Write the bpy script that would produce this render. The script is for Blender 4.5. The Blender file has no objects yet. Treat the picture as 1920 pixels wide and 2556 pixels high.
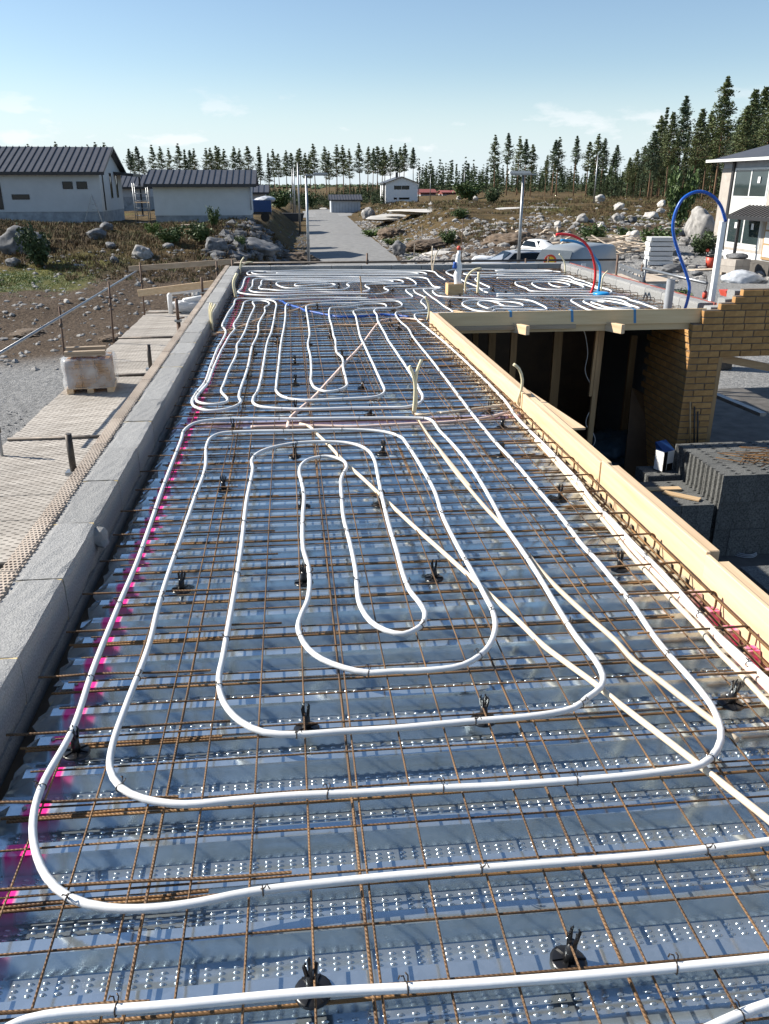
import bpy, bmesh, math, random
import numpy as np
from mathutils import Vector, Matrix, noise

# ------------------------------------------------------------------ camera, sky, sun
scene = bpy.context.scene
C = bpy.context.collection
FPX, PCX, PCY = 2030.0, 960.0, 1278.0
PITCH = math.atan((PCY - 460.0) / FPX)
YAW = math.atan((PCX - 713.0) / math.hypot(FPX, PCY - 460.0))
CZ = 4.85
CAM = Vector((0, 0, CZ))
FW = Vector((math.sin(YAW) * math.cos(PITCH), math.cos(YAW) * math.cos(PITCH), -math.sin(PITCH)))
RT = Vector((math.cos(YAW), -math.sin(YAW), 0))
UP = RT.cross(FW)
cd = bpy.data.cameras.new('camera'); co = bpy.data.objects.new('camera', cd); C.objects.link(co)
cd.sensor_fit = 'VERTICAL'; cd.sensor_height = 36.0; cd.lens = 36.0 * FPX / 2556.0
cd.clip_start = 0.05; cd.clip_end = 6000
M3 = Matrix((RT, UP, -FW)).transposed()
co.matrix_world = Matrix.Translation(CAM) @ M3.to_4x4()
scene.camera = co

SUN_AZ, SUN_EL = math.radians(-71.0), math.radians(35.5)   # azimuth clockwise from +Y
w = bpy.data.worlds.new('World'); scene.world = w; w.use_nodes = True
wn, wl = w.node_tree.nodes, w.node_tree.links
wn.clear()
wo = wn.new('ShaderNodeOutputWorld'); wb = wn.new('ShaderNodeBackground')
sky = wn.new('ShaderNodeTexSky'); sky.sky_type = 'NISHITA'; sky.sun_disc = False
sky.sun_elevation = SUN_EL; sky.sun_rotation = SUN_AZ % (2 * math.pi)
sky.air_density = 1.0; sky.dust_density = 0.1; sky.ozone_density = 2.3; sky.altitude = 0
# fair weather clouds low over the horizon, all the way round
tc = wn.new('ShaderNodeTexCoord'); sx = wn.new('ShaderNodeSeparateXYZ')
mp = wn.new('ShaderNodeMapping'); mp.inputs['Scale'].default_value = (9.0, 9.0, 27.0); mp.inputs['Location'].default_value = (0.35, 2.1, 0.4)
nz = wn.new('ShaderNodeTexNoise'); nz.inputs['Scale'].default_value = 1.0; nz.inputs['Detail'].default_value = 7; nz.inputs['Roughness'].default_value = 0.58
cr = wn.new('ShaderNodeValToRGB'); cr.color_ramp.elements[0].position = 0.575; cr.color_ramp.elements[1].position = 0.645
er = wn.new('ShaderNodeValToRGB')
er.color_ramp.elements[0].position = 0.0; er.color_ramp.elements[0].color = (.75, .75, .75, 1)
e = er.color_ramp.elements[1]; e.position = 0.06; e.color = (.55, .55, .55, 1)
e = er.color_ramp.elements.new(0.105); e.color = (0, 0, 0, 1)
mu = wn.new('ShaderNodeMath'); mu.operation = 'MULTIPLY'
mx = wn.new('ShaderNodeMixRGB'); mx.inputs['Color2'].default_value = (7.4, 7.6, 7.8, 1)
wl.new(tc.outputs['Generated'], mp.inputs['Vector']); wl.new(mp.outputs['Vector'], nz.inputs['Vector'])
wl.new(nz.outputs['Fac'], cr.inputs['Fac']); wl.new(tc.outputs['Generated'], sx.inputs['Vector'])
wl.new(sx.outputs['Z'], er.inputs['Fac']); wl.new(cr.outputs['Color'], mu.inputs[0]); wl.new(er.outputs['Color'], mu.inputs[1])
hz_r = wn.new('ShaderNodeValToRGB'); hz_r.color_ramp.interpolation = 'EASE'
hz_r.color_ramp.elements[0].position = 0.0; hz_r.color_ramp.elements[0].color = (.85, .85, .85, 1)
hz_r.color_ramp.elements[1].position = 0.125; hz_r.color_ramp.elements[1].color = (0, 0, 0, 1)
hm = wn.new('ShaderNodeMixRGB'); hm.inputs['Color2'].default_value = (5.4, 6.4, 7.2, 1)
wl.new(sx.outputs['Z'], hz_r.inputs['Fac']); wl.new(hz_r.outputs['Color'], hm.inputs['Fac']); wl.new(sky.outputs['Color'], hm.inputs['Color1'])
wl.new(mu.outputs['Value'], mx.inputs['Fac']); wl.new(hm.outputs['Color'], mx.inputs['Color1'])
wl.new(mx.outputs['Color'], wb.inputs['Color']); wl.new(wb.outputs['Background'], wo.inputs['Surface'])
wb.inputs['Strength'].default_value = 0.078
sd = bpy.data.lights.new('sun', 'SUN'); so = bpy.data.objects.new('sun', sd); C.objects.link(so)
sd.energy = 5.0; sd.angle = math.radians(0.53); sd.color = (1.0, 0.945, 0.85)
sdir = Vector((math.sin(SUN_AZ) * math.cos(SUN_EL), math.cos(SUN_AZ) * math.cos(SUN_EL), math.sin(SUN_EL)))
so.rotation_euler = sdir.to_track_quat('Z', 'Y').to_euler(); so.location = (-20, 10, 30)
vs = scene.view_settings; vs.view_transform = 'Standard'; vs.look = 'None'; vs.exposure = 0.85; vs.gamma = 1.0
vs.use_curve_mapping = False
scene.cycles.use_denoising = True
scene.cycles.max_bounces = 6; scene.cycles.glossy_bounces = 4; scene.cycles.transparent_max_bounces = 10
scene.cycles.caustics_reflective = False; scene.cycles.caustics_refractive = False
scene.cycles.sample_clamp_indirect = 4.0

# ------------------------------------------------------------------ helpers
rnd = random.Random(11)
R = math.radians
def ray(px, py): return FW * FPX + RT * (px - PCX) - UP * (py - PCY)
def P(px, py, h):                      # point h metres below the lens on that sight line
    r = ray(px, py); t = -h / r.z; return CAM + r * t
def PY(px, py, Y): r = ray(px, py); return CAM + r * (Y / r.y)
def PX(px, py, X): r = ray(px, py); return CAM + r * (X / r.x)
def sstep(a, b, x):
    t = max(0.0, min(1.0, (x - a) / (b - a))); return t * t * (3 - 2 * t)

def tag(o, label=None, cat=None, group=None, kind=None):
    if label: o['label'] = label
    if cat: o['category'] = cat
    if group: o['group'] = group
    if kind: o['kind'] = kind
    return o
def empty(name, loc=(0, 0, 0), rz=0.0, label=None, cat=None, group=None):
    o = bpy.data.objects.new(name, None); C.objects.link(o)
    o.location = loc; o.rotation_euler = (0, 0, rz); o.empty_display_size = 0.1
    return tag(o, label, cat, group)
def link(name, me, parent=None, loc=None, rot=None, scale=None):
    o = bpy.data.objects.new(name, me); C.objects.link(o)
    if parent: o.parent = parent
    if loc is not None: o.location = loc
    if rot is not None: o.rotation_euler = rot
    if scale is not None: o.scale = scale
    return o
def copy_tree(o, parent=None):
    c = o.copy(); C.objects.link(c); c.parent = parent
    for ch in o.children: copy_tree(ch, c)
    return c

class MB:
    def __init__(s): s.v = []; s.f = []; s.sm = []
    def add(s, vs_, fs, smooth=False):
        n = len(s.v); s.v += [tuple(v) for v in vs_]
        s.f += [tuple(i + n for i in f) for f in fs]; s.sm += [smooth] * len(fs); return s
    def box(s, x0, x1, y0, y1, z0, z1):
        return s.add([(x0,y0,z0),(x1,y0,z0),(x1,y1,z0),(x0,y1,z0),(x0,y0,z1),(x1,y0,z1),(x1,y1,z1),(x0,y1,z1)],
                     [(0,3,2,1),(4,5,6,7),(0,1,5,4),(1,2,6,5),(2,3,7,6),(3,0,4,7)])
    def bar(s, a, b, wd, ht, up=(0, 0, 1)):      # square section from a to b
        a, b = Vector(a), Vector(b); d = (b - a).normalized(); u = Vector(up)
        if abs(d.dot(u)) > .95: u = Vector((1, 0, 0))
        x = d.cross(u).normalized() * wd / 2; z = x.cross(d).normalized() * ht / 2
        vs_ = [a-x-z, a+x-z, a+x+z, a-x+z, b-x-z, b+x-z, b+x+z, b-x+z]
        return s.add(vs_, [(0,1,2,3),(7,6,5,4),(0,4,5,1),(1,5,6,2),(2,6,7,3),(3,7,4,0)])
    def tube(s, pts, r, n=8, cap=True, closed=False):
        pts = [Vector(p) for p in pts]; m = len(pts); vs_ = []; fs = []
        rr = r if isinstance(r, (list, tuple)) else [r] * m
        pu = None
        for i in range(m):
            d = (pts[min(i + 1, m - 1)] - pts[max(i - 1, 0)])
            if d.length < 1e-9: d = Vector((0, 0, 1))
            d.normalize()
            if pu is None:
                u = Vector((0, 0, 1)) if abs(d.z) < .9 else Vector((1, 0, 0))
            else: u = pu
            x = d.cross(u)
            if x.length < 1e-6: x = d.cross(Vector((1, 0, 0)))
            x.normalize(); y = x.cross(d); pu = y
            for k in range(n):
                a = 2 * math.pi * k / n
                vs_.append(pts[i] + (x * math.cos(a) + y * math.sin(a)) * rr[i])
        for i in range(m - 1):
            for k in range(n):
                k2 = (k + 1) % n
                fs.append((i*n+k, i*n+k2, (i+1)*n+k2, (i+1)*n+k))
        s.add(vs_, fs, True)
        if cap:
            n0 = len(s.v) - m * n
            s.f.append(tuple(n0 + k for k in range(n))[::-1]); s.sm.append(False)
            s.f.append(tuple(n0 + (m-1)*n + k for k in range(n))); s.sm.append(False)
        return s
    def lathe(s, prof, c=(0, 0, 0), n=16, smooth=True):
        c = Vector(c); vs_ = []; fs = []
        for (r, z) in prof:
            for k in range(n):
                a = 2 * math.pi * k / n
                vs_.append(c + Vector((r * math.cos(a), r * math.sin(a), z)))
        for i in range(len(prof) - 1):
            for k in range(n):
                k2 = (k + 1) % n; fs.append((i*n+k, i*n+k2, (i+1)*n+k2, (i+1)*n+k))
        s.add(vs_, fs, smooth); n0 = len(s.v) - len(vs_)
        s.f.append(tuple(n0 + k for k in range(n))[::-1]); s.sm.append(False)
        s.f.append(tuple(n0 + (len(prof)-1)*n + k for k in range(n))); s.sm.append(False)
        return s
    def prism(s, poly, axis, a, b):      # polygon in two axes, extruded along the third
        def mk(u, v, t):
            return {'x': (t, u, v), 'y': (u, t, v), 'z': (u, v, t)}[axis]
        n = len(poly)
        vs_ = [mk(u, v, a) for u, v in poly] + [mk(u, v, b) for u, v in poly]
        fs = [tuple(range(n))[::-1], tuple(range(n, 2*n))] + [(i, (i+1) % n, n+(i+1) % n, n+i) for i in range(n)]
        return s.add(vs_, fs)
    def mesh(s, name, mat=None):
        me = bpy.data.meshes.new(name); me.from_pydata(s.v, [], s.f)
        me.polygons.foreach_set('use_smooth', s.sm)
        if mat: me.materials.append(mat)
        bm = bmesh.new(); bm.from_mesh(me); bmesh.ops.recalc_face_normals(bm, faces=bm.faces); bm.to_mesh(me); bm.free()
        me.update(); return me
    def build(s, name, mat, parent=None, loc=None, rot=None):
        return link(name, s.mesh(name, mat), parent, loc, rot)
def bevel_mod(o, wd=.004, seg=1):
    m = o.modifiers.new('bevel', 'BEVEL'); m.width = wd; m.segments = seg; m.limit_method = 'ANGLE'; return o

def spline(pts, step=.03):               # Catmull-Rom through the points
    pts = [Vector(p) for p in pts]; out = []
    q = [pts[0] * 2 - pts[1]] + pts + [pts[-1] * 2 - pts[-2]]
    for i in range(1, len(q) - 2):
        p0, p1, p2, p3 = q[i-1], q[i], q[i+1], q[i+2]
        # centripetal parametrisation keeps uneven spacing from looping
        t1 = max((p1-p0).length, 1e-4) ** .5; t2 = max((p2-p1).length, 1e-4) ** .5; t3 = max((p3-p2).length, 1e-4) ** .5
        m1 = (p1-p0)/t1 - (p2-p0)/(t1+t2) + (p2-p1)/t2
        m2 = (p2-p1)/t2 - (p3-p1)/(t2+t3) + (p3-p2)/t3
        m1 *= t2; m2 *= t2
        n = max(2, int((p2-p1).length / step))
        for k in range(n):
            t = k / n; a = t*t*t; b = t*t
            out.append((2*a-3*b+1)*p1 + (a-2*b+t)*m1 + (-2*a+3*b)*p2 + (a-b)*m2)
    out.append(pts[-1]); return out

# crops of the photograph used for reading off coordinates: (x0, y0, scale)
CR = dict(D=(0, 0, .865625), C4=(500, 1000, 2.374), C5=(1100, 1000, 2.027), L=(440, 720, 2.518), R1=(560, 640, 4.617),
          R2=(900, 640, 4.617), R3=(1240, 640, 4.617), Q3=(1220, 160, 2.374), Q7=(1200, 780, 2.308), F=(0, 0, 1.0), Q6=(1500, 560, 3.957))
def px(c, pts):
    x0, y0, s = CR[c]; return [(x0 + x / s, y0 + y / s) for x, y in pts]

# ------------------------------------------------------------------ materials
def newmat(name):
    m = bpy.data.materials.new(name); m.use_nodes = True; nt = m.node_tree
    return m, nt, nt.nodes['Principled BSDF']
def mat(name, col, rough=.6, metal=0.0, var=.0, vscale=8.0, col2=None, bump=0.0, bscale=40.0, coord='Object', spec=None, detail=5, stretch=None, rvar=0.0):
    m, nt, b = newmat(name); N, Lk = nt.nodes, nt.links
    b.inputs['Roughness'].default_value = rough; b.inputs['Metallic'].default_value = metal
    if spec is not None: b.inputs['Specular IOR Level'].default_value = spec
    c4 = (*col, 1)
    b.inputs['Base Color'].default_value = c4
    tcn = N.new('ShaderNodeTexCoord'); vec = tcn.outputs[coord]
    if stretch:
        mpn = N.new('ShaderNodeMapping'); mpn.inputs['Scale'].default_value = stretch
        Lk.new(vec, mpn.inputs['Vector']); vec = mpn.outputs['Vector']
    if var or col2:
        n1 = N.new('ShaderNodeTexNoise'); n1.inputs['Scale'].default_value = vscale; n1.inputs['Detail'].default_value = detail; n1.inputs['Roughness'].default_value = .62
        Lk.new(vec, n1.inputs['Vector'])
        rp = N.new('ShaderNodeValToRGB'); rp.color_ramp.elements[0].position = .32; rp.color_ramp.elements[1].position = .68
        d = col2 or tuple(min(1, x * (1 + var)) for x in col)
        a = col if col2 else tuple(x * (1 - var) for x in col)
        rp.color_ramp.elements[0].color = (*a, 1); rp.color_ramp.elements[1].color = (*d, 1)
        Lk.new(n1.outputs['Fac'], rp.inputs['Fac'])
        oi = N.new('ShaderNodeObjectInfo'); hv = N.new('ShaderNodeHueSaturation')
        mr = N.new('ShaderNodeMapRange'); mr.inputs['To Min'].default_value = 1 - .12; mr.inputs['To Max'].default_value = 1 + .12
        Lk.new(oi.outputs['Random'], mr.inputs['Value']); Lk.new(mr.outputs['Result'], hv.inputs['Value'])
        Lk.new(rp.outputs['Color'], hv.inputs['Color']); Lk.new(hv.outputs['Color'], b.inputs['Base Color'])
        if rvar:
            m2 = N.new('ShaderNodeMapRange'); m2.inputs['To Min'].default_value = rough - rvar; m2.inputs['To Max'].default_value = rough + rvar
            Lk.new(n1.outputs['Fac'], m2.inputs['Value']); Lk.new(m2.outputs['Result'], b.inputs['Roughness'])
    if bump:
        n2 = N.new('ShaderNodeTexNoise'); n2.inputs['Scale'].default_value = bscale; n2.inputs['Detail'].default_value = 4
        Lk.new(vec, n2.inputs['Vector']); bp = N.new('ShaderNodeBump'); bp.inputs['Strength'].default_value = bump; bp.inputs['Distance'].default_value = .01
        Lk.new(n2.outputs['Fac'], bp.inputs['Height']); Lk.new(bp.outputs['Normal'], b.inputs['Normal'])
    return m
def woodmat(name, a, b_, axis='x', rough=.6):
    st = {'x': (1.2, 26, 26), 'y': (26, 1.2, 26), 'z': (26, 26, 1.2)}[axis]
    return mat(name, a, rough, col2=b_, vscale=1.0, stretch=st, bump=.15, bscale=2.0, detail=6)

MT = {}
MT['pex'] = mat('white_pex', (.72, .715, .70), .4, col2=(.82, .82, .81), vscale=5, bump=.05, bscale=60)
MT['conduit'] = mat('cream_conduit', (.68, .56, .41), .5, var=.08, vscale=12)
MT['conduit_pink'] = mat('pinkish_conduit', (.78, .58, .48), .5, var=.10, vscale=12)
MT['conduit_orange'] = mat('tan_conduit', (.62, .42, .26), .5, var=.15, vscale=9)
MT['cream'] = mat('cream_tube', (.72, .64, .42), .5, var=.08, vscale=9)
MT['blue_pipe'] = mat('blue_pipe', (.01, .085, .40), .32, var=.1)
MT['cyan_pipe'] = mat('light_blue_pipe', (.02, .25, .55), .35, var=.1)
MT['red_pipe'] = mat('red_pipe', (.62, .015, .02), .35, var=.1)
MT['blue_net'] = mat('blue_corrugated', (.010, .075, .34), .5, var=.35, vscale=40)
MT['grey_pipe'] = mat('grey_drain_pipe', (.34, .35, .37), .4, var=.05)
MT['black'] = mat('black_plastic', (.012, .012, .013), .28, var=.2)
MT['wire'] = mat('tie_wire', (.06, .045, .035), .5, .6, var=.3)
MT['galv'] = mat('galvanised_tube', (.30, .31, .32), .45, .8, var=.2, vscale=6)
MT['rusty'] = mat('rusty_steel', (.09, .05, .035), .75, .3, col2=(.17, .12, .09), vscale=9, bump=.2, bscale=40)
MT['darksteel'] = mat('dark_steel', (.05, .045, .042), .55, .6, col2=(.12, .10, .085), vscale=8)
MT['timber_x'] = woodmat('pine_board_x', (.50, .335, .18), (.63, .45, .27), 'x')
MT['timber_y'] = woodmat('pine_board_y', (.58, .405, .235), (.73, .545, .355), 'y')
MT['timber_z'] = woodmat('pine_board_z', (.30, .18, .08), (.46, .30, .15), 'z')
MT['timber_old'] = woodmat('weathered_board', (.30, .22, .14), (.44, .34, .24), 'x')
MT['ply'] = mat('plywood_fascia', (.66, .47, .25), .6, col2=(.76, .57, .33), vscale=1.0, stretch=(1.5, 14, 22))
MT['plybox'] = mat('plywood_box', (.58, .36, .16), .55, col2=(.68, .46, .25), vscale=1.0, stretch=(5, 5, 60))
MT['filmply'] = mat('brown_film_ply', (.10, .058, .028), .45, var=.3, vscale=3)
MT['tape'] = mat('blue_tape', (.06, .22, .42), .45, var=.1)
MT['white'] = mat('white_plastic', (.80, .80, .79), .35, var=.03)
MT['wrap'] = mat('white_wrap', (.72, .73, .74), .25, var=.08, vscale=7, bump=.6, bscale=14)
MT['brickface'] = mat('ochre_brick', (.30, .15, .048), .8, col2=(.52, .295, .105), vscale=5, bump=.25, bscale=70)
MT['mortar'] = mat('dark_mortar', (.16, .125, .095), .9, var=.2, vscale=30)
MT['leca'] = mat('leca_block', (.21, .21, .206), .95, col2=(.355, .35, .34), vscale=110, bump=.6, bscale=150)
MT['leca_shade'] = mat('shade_toned_leca_block', (.04, .042, .04), .95, col2=(.17, .172, .168), vscale=55, bump=.9, bscale=90)  # block colour lowered so the shade of the recess is part of it
MT['joint'] = mat('yellow_joint_glue', (.55, .42, .20), .8, var=.2, vscale=30)
MT['render_white'] = mat('white_render', (.52, .54, .55), .8, var=.05, vscale=1.5, bump=.08, bscale=30)
MT['render_bright'] = mat('bright_render', (.74, .75, .76), .8, var=.04)
MT['render_grey'] = mat('grey_render', (.40, .42, .45), .8, var=.08, vscale=2)
MT['plinth'] = mat('concrete_plinth', (.26, .28, .30), .9, var=.25, vscale=2.5)
MT['roof'] = mat('dark_roof_sheet', (.085, .082, .084), .42, .2, var=.12, vscale=2, rvar=.06)
MT['trim'] = mat('dark_trim', (.025, .024, .026), .5, var=.1)
MT['glass'] = mat('window_glass', (.006, .008, .009), .05, var=.2, vscale=.6, spec=.3)
MT['van_glass'] = mat('van_glass', (.10, .115, .125), .08, var=.1, spec=.8)  # light grey base has the reflected sky put into the glass colour
MT['glass_sky'] = mat('reflective_glass', (.03, .045, .048), .03, var=.2, vscale=.6, spec=.9)
MT['frame_white'] = mat('white_window_frame', (.60, .60, .58), .45, var=.03)
MT['beige_brick'] = mat('beige_house_brick', (.31, .275, .24), .85, col2=(.41, .37, .325), vscale=2.2, bump=.25, bscale=30)
MT['redroof'] = mat('red_roof', (.24, .07, .055), .6, var=.15)
MT['container'] = mat('blue_container', (.012, .06, .20), .5, var=.15)
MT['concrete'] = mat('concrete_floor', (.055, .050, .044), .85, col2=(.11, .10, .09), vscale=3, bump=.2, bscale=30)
MT['rock'] = mat('granite', (.13, .125, .12), .9, col2=(.42, .40, .375), vscale=2.6, bump=.8, bscale=7, detail=8)
MT['rock_pale'] = mat('pale_granite', (.34, .325, .30), .9, col2=(.56, .53, .49), vscale=2.2, bump=.6, bscale=7, detail=8)
MT['rock_dark'] = mat('dark_shot_rock', (.06, .062, .065), .85, col2=(.20, .20, .205), vscale=3, bump=.7, bscale=8, detail=8)
MT['dirt'] = mat('brown_dirt', (.055, .038, .026), .95, col2=(.17, .125, .088), vscale=3.5, bump=1.0, bscale=9, detail=9)
MT['bark'] = mat('pine_bark', (.09, .06, .04), .9, col2=(.26, .145, .075), vscale=.22, stretch=(6, 6, 1), bump=.5, bscale=9)
MT['needle'] = mat('pine_needles', (.058, .084, .028), .7, col2=(.145, .175, .062), vscale=.45)
MT['needle_b'] = mat('bluish_needles', (.045, .078, .040), .7, col2=(.105, .15, .072), vscale=.4)
MT['spruce'] = mat('spruce_needles', (.032, .055, .022), .75, col2=(.078, .112, .042), vscale=.5)
MT['leaf'] = mat('green_leaves', (.04, .075, .018), .6, col2=(.10, .15, .04), vscale=1.5)
MT['leaf_bright'] = mat('bright_leaves', (.07, .12, .018), .6, col2=(.14, .20, .035), vscale=2)
MT['heath'] = mat('heather_and_grass', (.070, .044, .022), .9, col2=(.165, .110, .048), vscale=.35)
MT['heath_green'] = mat('olive_undergrowth', (.060, .062, .020), .9, col2=(.12, .12, .042), vscale=.4)
MT['carpaint'] = mat('silver_car_paint', (.55, .57, .59), .25, .5, var=.03)
MT['vanpaint'] = mat('grey_van_paint', (.30, .32, .33), .32, .2, var=.04)
MT['rubber'] = mat('rubber', (.02, .02, .02), .8, var=.2)
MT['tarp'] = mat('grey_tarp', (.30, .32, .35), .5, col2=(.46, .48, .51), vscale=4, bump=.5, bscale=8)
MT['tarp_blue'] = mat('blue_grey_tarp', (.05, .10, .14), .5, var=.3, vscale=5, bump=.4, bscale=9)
MT['red'] = mat('red_plastic', (.55, .07, .04), .45, var=.1)
MT['sign_red'] = mat('sign_red', (.70, .06, .02), .4, var=.03)
MT['sign_yellow'] = mat('sign_yellow', (.85, .52, .02), .4, var=.03)
MT['board'] = mat('scrap_boards', (.46, .36, .26), .8, col2=(.62, .53, .43), vscale=3)
MT['insul'] = mat('white_insulation', (.62, .62, .61), .8, var=.05)

def film_mat():
    m, nt, b = newmat('clear_film'); b.inputs['Base Color'].default_value = (.62, .65, .68, 1)
    b.inputs['Roughness'].default_value = .2
    N, Lk = nt.nodes, nt.links
    n = N.new('ShaderNodeTexNoise'); n.inputs['Scale'].default_value = 3.5; n.inputs['Detail'].default_value = 3
    r = N.new('ShaderNodeMapRange'); r.inputs['From Min'].default_value = .35; r.inputs['From Max'].default_value = .7; r.inputs['To Min'].default_value = .12; r.inputs['To Max'].default_value = .62
    t = N.new('ShaderNodeTexCoord'); Lk.new(t.outputs['Object'], n.inputs['Vector']); Lk.new(n.outputs['Fac'], r.inputs['Value']); Lk.new(r.outputs['Result'], b.inputs['Alpha'])
    bp = N.new('ShaderNodeBump'); bp.inputs['Strength'].default_value = .6; bp.inputs['Distance'].default_value = .03; Lk.new(n.outputs['Fac'], bp.inputs['Height']); Lk.new(bp.outputs['Normal'], b.inputs['Normal'])
    return m
MT['film'] = film_mat()

def rebar_mat(name, a, b_):
    m, nt, b = newmat(name); N, Lk = nt.nodes, nt.links
    b.inputs['Roughness'].default_value = .62; b.inputs['Metallic'].default_value = .25
    g = N.new('ShaderNodeNewGeometry')
    n = N.new('ShaderNodeTexNoise'); n.inputs['Scale'].default_value = 5; n.inputs['Detail'].default_value = 5
    Lk.new(g.outputs['Position'], n.inputs['Vector'])
    r = N.new('ShaderNodeValToRGB'); r.color_ramp.elements[0].position = .35; r.color_ramp.elements[1].position = .62
    r.color_ramp.elements[0].color = (*a, 1); r.color_ramp.elements[1].color = (*b_, 1)
    Lk.new(n.outputs['Fac'], r.inputs['Fac']); Lk.new(r.outputs['Color'], b.inputs['Base Color'])
    wv = N.new('ShaderNodeTexWave'); wv.inputs['Scale'].default_value = 55; wv.wave_type = 'BANDS'; wv.bands_direction = 'DIAGONAL'; wv.inputs['Distortion'].default_value = .4
    Lk.new(g.outputs['Position'], wv.inputs['Vector'])
    bp = N.new('ShaderNodeBump'); bp.inputs['Strength'].default_value = .9; bp.inputs['Distance'].default_value = .0015
    Lk.new(wv.outputs['Fac'], bp.inputs['Height']); Lk.new(bp.outputs['Normal'], b.inputs['Normal'])
    return m
MT['rebar'] = rebar_mat('rebar_rust', (.072, .040, .020), (.195, .108, .048))
MT['rebar_orange'] = rebar_mat('rebar_orange_rust', (.105, .054, .022), (.27, .145, .055))

def zinc_mat():
    m, nt, b = newmat('galvanised_deck'); N, Lk = nt.nodes, nt.links
    g = N.new('ShaderNodeTexCoord'); pos = g.outputs['Object']
    b.inputs['Metallic'].default_value = 1.0
    v = N.new('ShaderNodeTexVoronoi'); v.inputs['Scale'].default_value = 55; v.feature = 'F1'
    Lk.new(pos, v.inputs['Vector'])
    n = N.new('ShaderNodeTexNoise'); n.inputs['Scale'].default_value = 3.2; n.inputs['Detail'].default_value = 6; Lk.new(pos, n.inputs['Vector'])
    rr = N.new('ShaderNodeMapRange'); rr.inputs['From Min'].default_value = .3; rr.inputs['From Max'].default_value = .7; rr.inputs['To Min'].default_value = .11; rr.inputs['To Max'].default_value = .20
    Lk.new(n.outputs['Fac'], rr.inputs['Value']); Lk.new(rr.outputs['Result'], b.inputs['Roughness'])
    rp = N.new('ShaderNodeValToRGB'); rp.color_ramp.elements[0].color = (.535, .61, .65, 1); rp.color_ramp.elements[1].color = (.63, .70, .735, 1)  # bluish zinc, with the sky's reflection tinted into the base colour
    Lk.new(v.outputs['Color'], rp.inputs['Fac'])
    # pale dust stains
    n3 = N.new('ShaderNodeTexNoise'); n3.inputs['Scale'].default_value = 9; n3.inputs['Detail'].default_value = 7; Lk.new(pos, n3.inputs['Vector'])
    r3 = N.new('ShaderNodeValToRGB'); r3.color_ramp.elements[0].position = .66; r3.color_ramp.elements[1].position = .78
    r3.color_ramp.elements[1].color = (.55, .55, .55, 1)
    Lk.new(n3.outputs['Fac'], r3.inputs['Fac'])
    mxs = N.new('ShaderNodeMixRGB'); mxs.inputs['Color2'].default_value = (.62, .60, .52, 1)
    Lk.new(r3.outputs['Color'], mxs.inputs['Fac']); Lk.new(rp.outputs['Color'], mxs.inputs['Color1'])
    # sprayed pink setting-out marks: lines along both edges, two across
    s = N.new('ShaderNodeSeparateXYZ'); Lk.new(pos, s.inputs['Vector'])
    def band(sock, c, hw, soft):
        a = N.new('ShaderNodeMath'); a.operation = 'SUBTRACT'; a.inputs[1].default_value = c; Lk.new(sock, a.inputs[0])
        a2 = N.new('ShaderNodeMath'); a2.operation = 'ABSOLUTE'; Lk.new(a.outputs[0], a2.inputs[0])
        r = N.new('ShaderNodeMapRange'); r.inputs['From Min'].default_value = hw + soft; r.inputs['From Max'].default_value = hw - soft * .3
        Lk.new(a2.outputs[0], r.inputs['Value']); return r.outputs['Result']
    zl = N.new('ShaderNodeMapRange'); zl.inputs['From Min'].default_value = -.06; zl.inputs['From Max'].default_value = -.004; zl.inputs['To Min'].default_value = .10; zl.inputs['To Max'].default_value = 1.0
    Lk.new(s.outputs['Z'], zl.inputs['Value'])
    b1 = band(s.outputs['X'], -.785, .034, .009)
    ml = N.new('ShaderNodeMath'); ml.operation = 'MULTIPLY'; Lk.new(b1, ml.inputs[0]); Lk.new(zl.outputs['Result'], ml.inputs[1])
    b2x = band(s.outputs['X'], 1.715, .012, .03); b2y = band(s.outputs['Y'], 2.55, .35, .2)
    b2m = N.new('ShaderNodeMath'); b2m.operation = 'MULTIPLY'; Lk.new(b2x, b2m.inputs[0]); Lk.new(b2y, b2m.inputs[1]); b2 = b2m.outputs[0]
    b3 = band(s.outputs['Y'], 5.95, .015, .12)
    m3 = N.new('ShaderNodeMath'); m3.operation = 'MULTIPLY'; m3.inputs[1].default_value = .40; Lk.new(b3, m3.inputs[0])
    b4 = band(s.outputs['Y'], 13.1, .03, .12)
    m4 = N.new('ShaderNodeMath'); m4.operation = 'MULTIPLY'; m4.inputs[1].default_value = .45; Lk.new(b4, m4.inputs[0])
    def mxm(a, c):
        q = N.new('ShaderNodeMath'); q.operation = 'MAXIMUM'; Lk.new(a, q.inputs[0]); Lk.new(c, q.inputs[1]); return q.outputs[0]
    pk = mxm(mxm(ml.outputs[0], b2), mxm(m3.outputs[0], m4.outputs[0]))
    # patchy spray
    n4 = N.new('ShaderNodeTexNoise'); n4.inputs['Scale'].default_value = 14; Lk.new(pos, n4.inputs['Vector'])
    r4 = N.new('ShaderNodeMapRange'); r4.inputs['From Min'].default_value = .22; r4.inputs['From Max'].default_value = .42; Lk.new(n4.outputs['Fac'], r4.inputs['Value'])
    pk2 = N.new('ShaderNodeMath'); pk2.operation = 'MULTIPLY'; Lk.new(pk, pk2.inputs[0]); Lk.new(r4.outputs['Result'], pk2.inputs[1])
    mp_ = N.new('ShaderNodeMixRGB'); mp_.inputs['Color2'].default_value = (.92, .03, .27, 1)
    Lk.new(pk2.outputs[0], mp_.inputs['Fac']); Lk.new(mxs.outputs['Color'], mp_.inputs['Color1']); Lk.new(mp_.outputs['Color'], b.inputs['Base Color'])
    me_ = N.new('ShaderNodeMath'); me_.operation = 'SUBTRACT'; me_.use_clamp = True; me_.inputs[0].default_value = .84
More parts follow.
